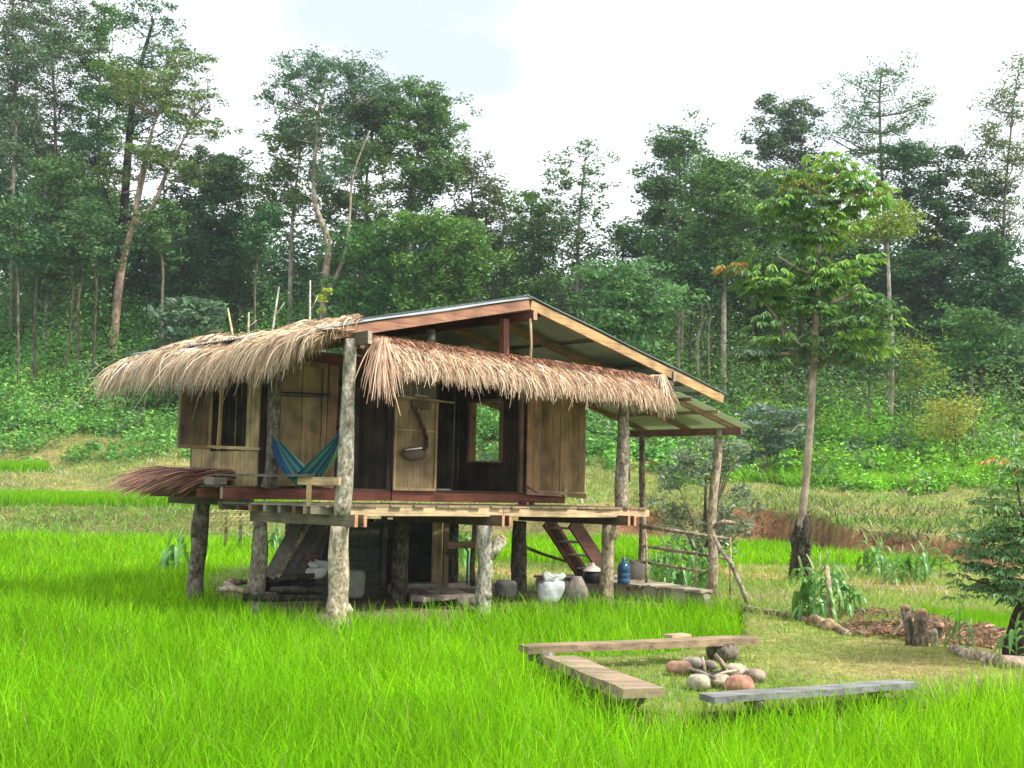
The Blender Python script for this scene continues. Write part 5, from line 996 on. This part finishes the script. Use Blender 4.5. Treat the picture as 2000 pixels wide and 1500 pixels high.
put_corn(1985, 1300, 12.9, .6, 'young corn plant in front of the hollow trunk at the right edge', None); put_corn(1875, 1262, 14.2, .5, 'yellowish young corn plant left of the hollow trunk', None)
# bamboo lattice behind the left posts
lb_ = at(460, 1030, 31); e = empty('bamboo_lattice', lb_, 0, 'heap of crossed yellow bamboo sticks seen between the left hut posts', 'bamboo lattice'); rs = random.Random(4)
for k in range(11):
    x0 = 405 + k * 11; dx, dy = (34, -44) if k % 2 else (30, -34); b = MB(); b.tube([tuple(at(x0 - dx / 2, 1010 - dy / 2, 31) - lb_), tuple(at(x0 + dx / 2, 1010 + dy / 2, 31.2) - lb_)], [.018, .014], (.62, .52, .26), 6, .04); b.build('slat', M['bamboo'], e, True)
for k in range(5):
    b = MB(); b.tube([tuple(at(395, 994 + k * 9, 31.1) - lb_), tuple(at(535, 990 + k * 9 + rs.uniform(-8, 8), 31.1) - lb_)], [.016, .014], (.6, .5, .25), 6, .04); b.build('slat', M['bamboo'], e, True)
# ------------------------------------------------------------------ nearer trees and shrubs
def rosette(cl, c, R, n, L, color, seedrs, droop=.5, leaflets=7):
    """umbrella of long stalked leaves, each a fan of drooping leaflets"""
    for k in range(n):
        az = 2 * math.pi * k / n + seedrs.uniform(-.3, .3); el = seedrs.uniform(-.25, .55); d = np.array([math.cos(az) * math.cos(el), math.sin(az) * math.cos(el), math.sin(el)]); p = np.array(c) + d * R * seedrs.uniform(.6, 1.1)
        m = leaflets; fa = np.linspace(-1.3, 1.3, m) + az; dd = np.stack([np.cos(fa), np.sin(fa), np.full(m, -droop) + RNG.normal(0, .15, m)], -1); dd /= np.linalg.norm(dd, axis=1)[:, None]
        Ls = L * RNG.uniform(.75, 1.1, m) * (1 - .25 * np.abs(np.linspace(-1, 1, m))); sd = np.cross(dd, np.array([0, 0, 1.])); sd /= np.linalg.norm(sd, axis=1)[:, None]
        h = Ls[:, None]; wv = sd * h * .17; V = np.stack([p + 0 * dd, p + dd * h * .55 + wv + [0, 0, .04 * L], p + dd * h - [0, 0, .18 * L], p + dd * h * .55 - wv + [0, 0, .04 * L]], 1).reshape(-1, 3)
        cc = tints(m, color, .16); cl.V.append(V); cl.T.append(np.repeat(cc, 4, 0))
def young_tree():
    Y = 27.5; base = A3(1562, 1118, Y); base[2] = gz(base[0], base[1]) - .05; e = empty('young_tree', base, 0, 'bright young tree with umbrella leaf tiers in front of the wood', 'tree'); rs = random.Random(3)
    L_ = lambda x, y, d=0: tuple(at(x, y, Y + d) - base); b = MB()
    tr = [(1562, 1122), (1563, 1060), (1568, 1000), (1576, 920), (1582, 850), (1586, 770), (1590, 700), (1592, 640), (1598, 560), (1600, 480), (1600, 400), (1603, 340)]
    rr_ = [.15, .13, .092, .084, .08, .076, .078, .07, .06, .05, .04, .025]; b.tube([L_(*p) for p in tr], rr_, (.42, .36, .29), 10, .06)
    tips = []
    lim = [((1590, 690), (1530, 640)), ((1590, 700), (1470, 560)), ((1592, 650), (1650, 620)), ((1594, 600), (1680, 560)), ((1597, 540), (1520, 500)), ((1597, 520), (1650, 470)), ((1600, 460), (1540, 430)), ((1600, 430), (1660, 400)), ((1602, 380), (1570, 350)), ((1602, 360), (1640, 340)), ((1590, 680), (1500, 690)), ((1588, 720), (1660, 660)), ((1600, 400), (1690, 370))]
    for (x0, y0), (x1, y1) in lim: b.tube([L_(x0, y0), L_((x0 + x1) / 2, (y0 + y1) / 2 + 6, rs.uniform(-.3, .3)), L_(x1, y1, rs.uniform(-.5, .5))], [.05, .035, .02], (.34, .28, .2), 7, .05)
    b.tube([L_(1581, 832), L_(1560, 830), L_(1545, 845), L_(1525, 838)], [.03, .025, .02, .012], (.5, .46, .4), 7, .05)
    b.build('trunk', M['treebark'], e, True)
    b = MB(); b.tube([L_(1562, 1124), L_(1560, 1105), L_(1561, 1090), L_(1564, 1070), L_(1562, 1052), L_(1568, 1035), L_(1568, 1018), L_(1572, 1006)], [.2, .16, .15, .16, .15, .14, .12, .08], (.1, .085, .07), 14, .3); b.build('vine_sleeve', M['treebark'], e, True)
    cl = Cloud(); keep = RNG
    tiers = [(1590, 330, 55, 18, 1), (1640, 350, 50, 18, 1), (1555, 350, 30, 16, 2), (1690, 380, 38, 18, 1), (1600, 385, 75, 20, 0), (1560, 405, 45, 18, 0), (1660, 400, 55, 22, 0), (1530, 440, 30, 15, 0), (1610, 430, 50, 20, 0), (1570, 470, 35, 16, 0),
             (1480, 530, 38, 16, 1), (1520, 545, 40, 18, 1), (1640, 520, 50, 18, 1), (1680, 540, 42, 20, 1), (1600, 550, 60, 20, 0), (1500, 590, 42, 20, 0), (1555, 600, 50, 20, 0), (1660, 585, 55, 24, 0), (1610, 620, 55, 22, 0), (1540, 650, 45, 20, 0), (1680, 640, 40, 22, 0),
             (1480, 690, 38, 16, 3), (1530, 700, 40, 18, 3), (1640, 680, 45, 22, 0), (1690, 690, 25, 20, 1), (1600, 690, 35, 16, 3), (1560, 560, 50, 20, 0), (1630, 460, 35, 16, 1), (1500, 560, 40, 16, 0)]
    cs = [(.11, .23, .06), (.23, .42, .07), (.3, .36, .06), (.11, .19, .1)]
    for x, y, wx, hy, ci in tiers:
        for _ in range(int(1 + wx * .085)):
            px, py = x + rs.uniform(-1, 1) * wx * 1.3, y + rs.uniform(-1, 1) * hy * 1.3; c = at(px, py, Y + rs.uniform(-1, 1) * wx * Y / 2400 * .8) - base
            cc = cs[ci] if rs.random() < .75 else cs[0 if ci != 0 else 1]
            if ci in (1, 2) and rs.random() < .06: cc = (.4, .28, .06)
            rosette(cl, c, .36, 8, .27, cc, rs, rs.uniform(.2, .8))
    cl.build('crown', M['bigleaf'], e)
young_tree()
def bush(name, px, py, Y, wpx, hpx, color, lb, n=40, nl=90, ls=.07, stems=6, cat='bush', flat=.7, aspect=.4, mat='bigleaf', barkc=(.25, .22, .17), orange=0, seed=1, yoff=0, clr=None):
    rs = random.Random(seed); base = at(px, py, Y); base[2] = gz(base[0], base[1]) - .05; e = empty(name, base, 0, lb, cat); s_ = Y / 2400; b = MB(); cl = Cloud(); top = at(px, py - hpx, Y)[2] - base[2]; w_ = wpx * s_ / 2
    cr_ = clr or max(.12, w_ * .3)
    for k in range(n):
        t = rs.random() ** .8; x = rs.uniform(-1, 1) * w_ * (1 - .35 * abs(2 * t - .9)); y = rs.uniform(-1, 1) * w_ * .8; z_ = top * (.2 + .78 * t) + yoff
        if k < stems: b.tube([(rs.uniform(-.05, .05), 0, 0), (x * .4, y * .4, z_ * .6), (x, y, z_)], [.02 + .012 * top, .012 + .006 * top, .006], barkc, 6, .06, False)
        c_ = color if not (orange and rs.random() < orange and t > .6) else (.5, .3, .08)
        clump(cl, (x, y, z_), cr_, int(nl * rs.uniform(.6, 1.3)), ls, c_, flat, v=.25, aspect=aspect)
    b.build('stems', M['treebark'], e, True); cl.build('leaves', M[mat], e); return e
bush('silvery_shrub', 1375, 1120, 26, 190, 260, (.17, .23, .13), 'airy grey green shrub behind the lean-to roof posts', 60, 70, .12, 14, clr=.3, seed=2)
bush('big_leaf_shrub', 1500, 880, 62, 120, 90, (.11, .18, .11), 'umbrella shaped blue grey shrub above the cut bank', 26, 120, .28, 6, flat=.3, clr=.85, seed=3)
bush('big_leaf_shrub', 370, 720, 74, 150, 130, (.08, .15, .07), 'broad leaved dark shrub behind the left thatch', 40, 80, .5, 6, flat=.4, clr=1.1, seed=4)
bush('pale_seedling', 632, 640, 70, 24, 80, (.4, .5, .05), 'lime yellow climbing leaves at the foot of the wavy trunk', 8, 40, .3, 2, clr=.35, seed=5, cat='vine')
# the right edge tree with the hollow stump foot
def right_tree():
    Y = 13.3; base = at(1992, 1318, Y); base[2] = gz(base[0], base[1]) - .05; e = empty('hollow_tree', base, 0, 'dark hollow trunked tree with orange tipped leaves at the right edge', 'tree'); rs = random.Random(8); L_ = lambda x, y, d=0: tuple(at(x, y, Y + d) - base)
    b = MB(); b.tube([L_(1985, 1320), L_(1982, 1270), L_(1992, 1210), L_(2010, 1160), L_(2030, 1080), L_(2040, 1000), L_(2040, 920)], [.13, .12, .11, .09, .06, .045, .03], (.055, .045, .04), 12, .16)
    for x1, y1 in ((1920, 1100), (1900, 1150), (1960, 1000), (1930, 960), (1980, 900), (1890, 1130), (2060, 1000), (1950, 1120)): b.tube([L_(2020, 1140), L_((2020 + x1) / 2, (1140 + y1) / 2 + 10), L_(x1, y1, rs.uniform(-.4, .4))], [.03, .02, .009], (.12, .1, .08), 7, .06)
    b.build('trunk', M['bark'], e, True); cl = Cloud(); P = []
    for _ in range(190):
        r_ = rs.random()
        if r_ < .55: x, y = rs.gauss(1960, 50), rs.gauss(1110, 48)
        elif r_ < .85: x, y = rs.gauss(1985, 42), rs.gauss(980, 50)
        else: x, y = rs.gauss(1995, 35), rs.gauss(900, 30)
        if x < 1868 or (y < 990 and x < 1900) or y > 1185: continue
        P.append((x, y))
    for x, y in P:
        c = at(x, y, Y + rs.uniform(-.7, .7)) - base; col_ = (.09, .2, .06) if y > 1030 else (.16, .3, .08)
        if y < 930 and rs.random() < .2: col_ = (.45, .28, .08)
        rosette(cl, c, .11, 6, .105, col_, rs, rs.uniform(.1, .7), 5)
    cl.build('crown', M['bigleaf'], e)
right_tree()
# thin dry twigs and canes sticking up behind the left thatch
for k, (x0, y0, x1, y1, c_) in enumerate(((457, 668, 445, 602, (.6, .48, .3)), (530, 660, 545, 560, (.5, .48, .42)), (605, 650, 606, 548, (.55, .52, .45)), (485, 660, 486, 610, (.5, .46, .38)))):
    p = at(x0, y0, 34); p1 = at(x1, y1, 34); zb = gz(p[0], p[1]); b = MB(); b.tube([(0, 0, zb - p[2]), (0, 0, 0), tuple(p1 - p)], [.05, .035, .02], c_, 6, .05)
    if k: b.tube([tuple((p1 - p) * .4), tuple((p1 - p) * .7 + (.22, 0, 0))], [.018, .01], c_, 5, .05)
    o = b.build('dry_cane', M['bark'], None, True); o.location = Vector(p); tag(o, ('straight yellow cane sticking up behind the left thatch', 'forked dry twig just right of the yellow cane behind the thatch', 'tall bare twig below the wavy trunk', 'short bare twig between the cane and the forked twig')[k], 'cane')

# ------------------------------------------------------------------ tufts hanging over the red bank
X, Y = scatter(60000, 34, 56, 1, .1, .55); z, bd, dr = terrain(X, Y); _, bd2, _ = terrain(X, Y + .7); k = ((bd == 3) & (bd2 > 3) & (RNG.random(len(X)) < .6)) | ((bd == 4) & (RNG.random(len(X)) < .12)); X, Y, z = X[k], Y[k], z[k]
o = blades('bank_grass', np.stack([X, Y, z], -1), RNG.uniform(.2, .5, len(X)), np.full(len(X), .05), np.array([.09, .15, .035]), .8, M['rice'], 3, 1.4, .35); tag(o, 'dark grass and roots hanging over the lip of the red earth bank', 'grass', kind='stuff')
X, Y = scatter(50000, 56, 70, 1, .13, .5); z, bd, dr = terrain(X, Y); k = (bd >= 5) & (bd <= 7) & (fbm(X, Y, .4, 51, 3) > -.5 + .6 * (bd == 5)); X, Y, z = X[k], Y[k], z[k]
o = blades('tall_grass', np.stack([X, Y, z], -1), RNG.uniform(.35, .9, len(X)), np.full(len(X), .07), np.array([.2, .45, .03]), .5, M['rice'], 3, .8, .25); tag(o, 'tall bright green grass on the right hand slope above the cut bank', 'grass', kind='stuff')

# more timber stacked in the shade under the left of the deck
for k in range(7):
    p0 = at(535 + k * 18, 1130 - (k % 3) * 4, 17.2 + .12 * k); p1 = at(585 + k * 14, 1012 + (k % 2) * 10, 17.9 + .1 * k); d = p1 - p0; b = MB(); b.board((0, 0, 0), tuple(d), (.06, .1, .03, .08)[k % 4], .022, ((.16, .13, .11), (.05, .05, .05), (.3, .25, .2), (.09, .06, .05))[k % 4], up=(.2, -1, .3), seg=3)
    o = b.build('leaning_board', M['woodx']); o.location = Vector(p0); tag(o, 'dark board stacked behind the outer leaning boards under the deck', 'board', 'dark boards stacked under the deck')
b = MB()
for k in range(26):
    a = random.uniform(0, 6.28); r_ = random.uniform(0, .3); b.blob((r_ * math.cos(a), r_ * math.sin(a), .03), (random.uniform(.02, .07), random.uniform(.02, .05), .025), vary((.05, .048, .045), .4), 7, 5, .2)
ash = b.build('ash', M['stone'], None, True); ash.location = Vector(ong(1392, 1326, .0)); tag(ash, 'grey ash and charcoal heaped in the middle of the fire ring', 'ash', kind='stuff')
# thin air between the camera and the hillside
hz = MB(); hz.box(-110, 110, -6, 135, -2.5, 48, (1, 1, 1)); ho = hz.build('haze', M['leaf']); ho.data.materials.clear()
m = bpy.data.materials.new('haze_air'); m.use_nodes = True; t = m.node_tree; t.nodes.clear(); pv = t.nodes.new('ShaderNodeVolumePrincipled'); pv.inputs['Density'].default_value = .00035; pv.inputs['Color'].default_value = (.82, .93, 1, 1); pv.inputs['Anisotropy'].default_value = .2
om = t.nodes.new('ShaderNodeOutputMaterial'); t.links.new(pv.outputs[0], om.inputs['Volume']); ho.data.materials.append(m); tag(ho, 'thin pale haze in front of the far trees', 'haze', kind='stuff')
sc.cycles.volume_bounces = 0

yt = [o for o in sc.objects if o.name == 'young_tree'][0]; cl = Cloud(); n = 1500; zz_ = RNG.uniform(0, 1.25, n); th = RNG.uniform(0, 6.28, n); rd = .2 - .08 * zz_ + RNG.uniform(-.03, .07, n)
cl.add(np.stack([rd * np.cos(th) + .04 * zz_, rd * np.sin(th), zz_], -1), RNG.uniform(.06, .16, n), tints(n, (.05, .06, .03), .5), up=.0, droop=1.2, aspect=.3); cl.build('creeper', M['leaf'], yt)
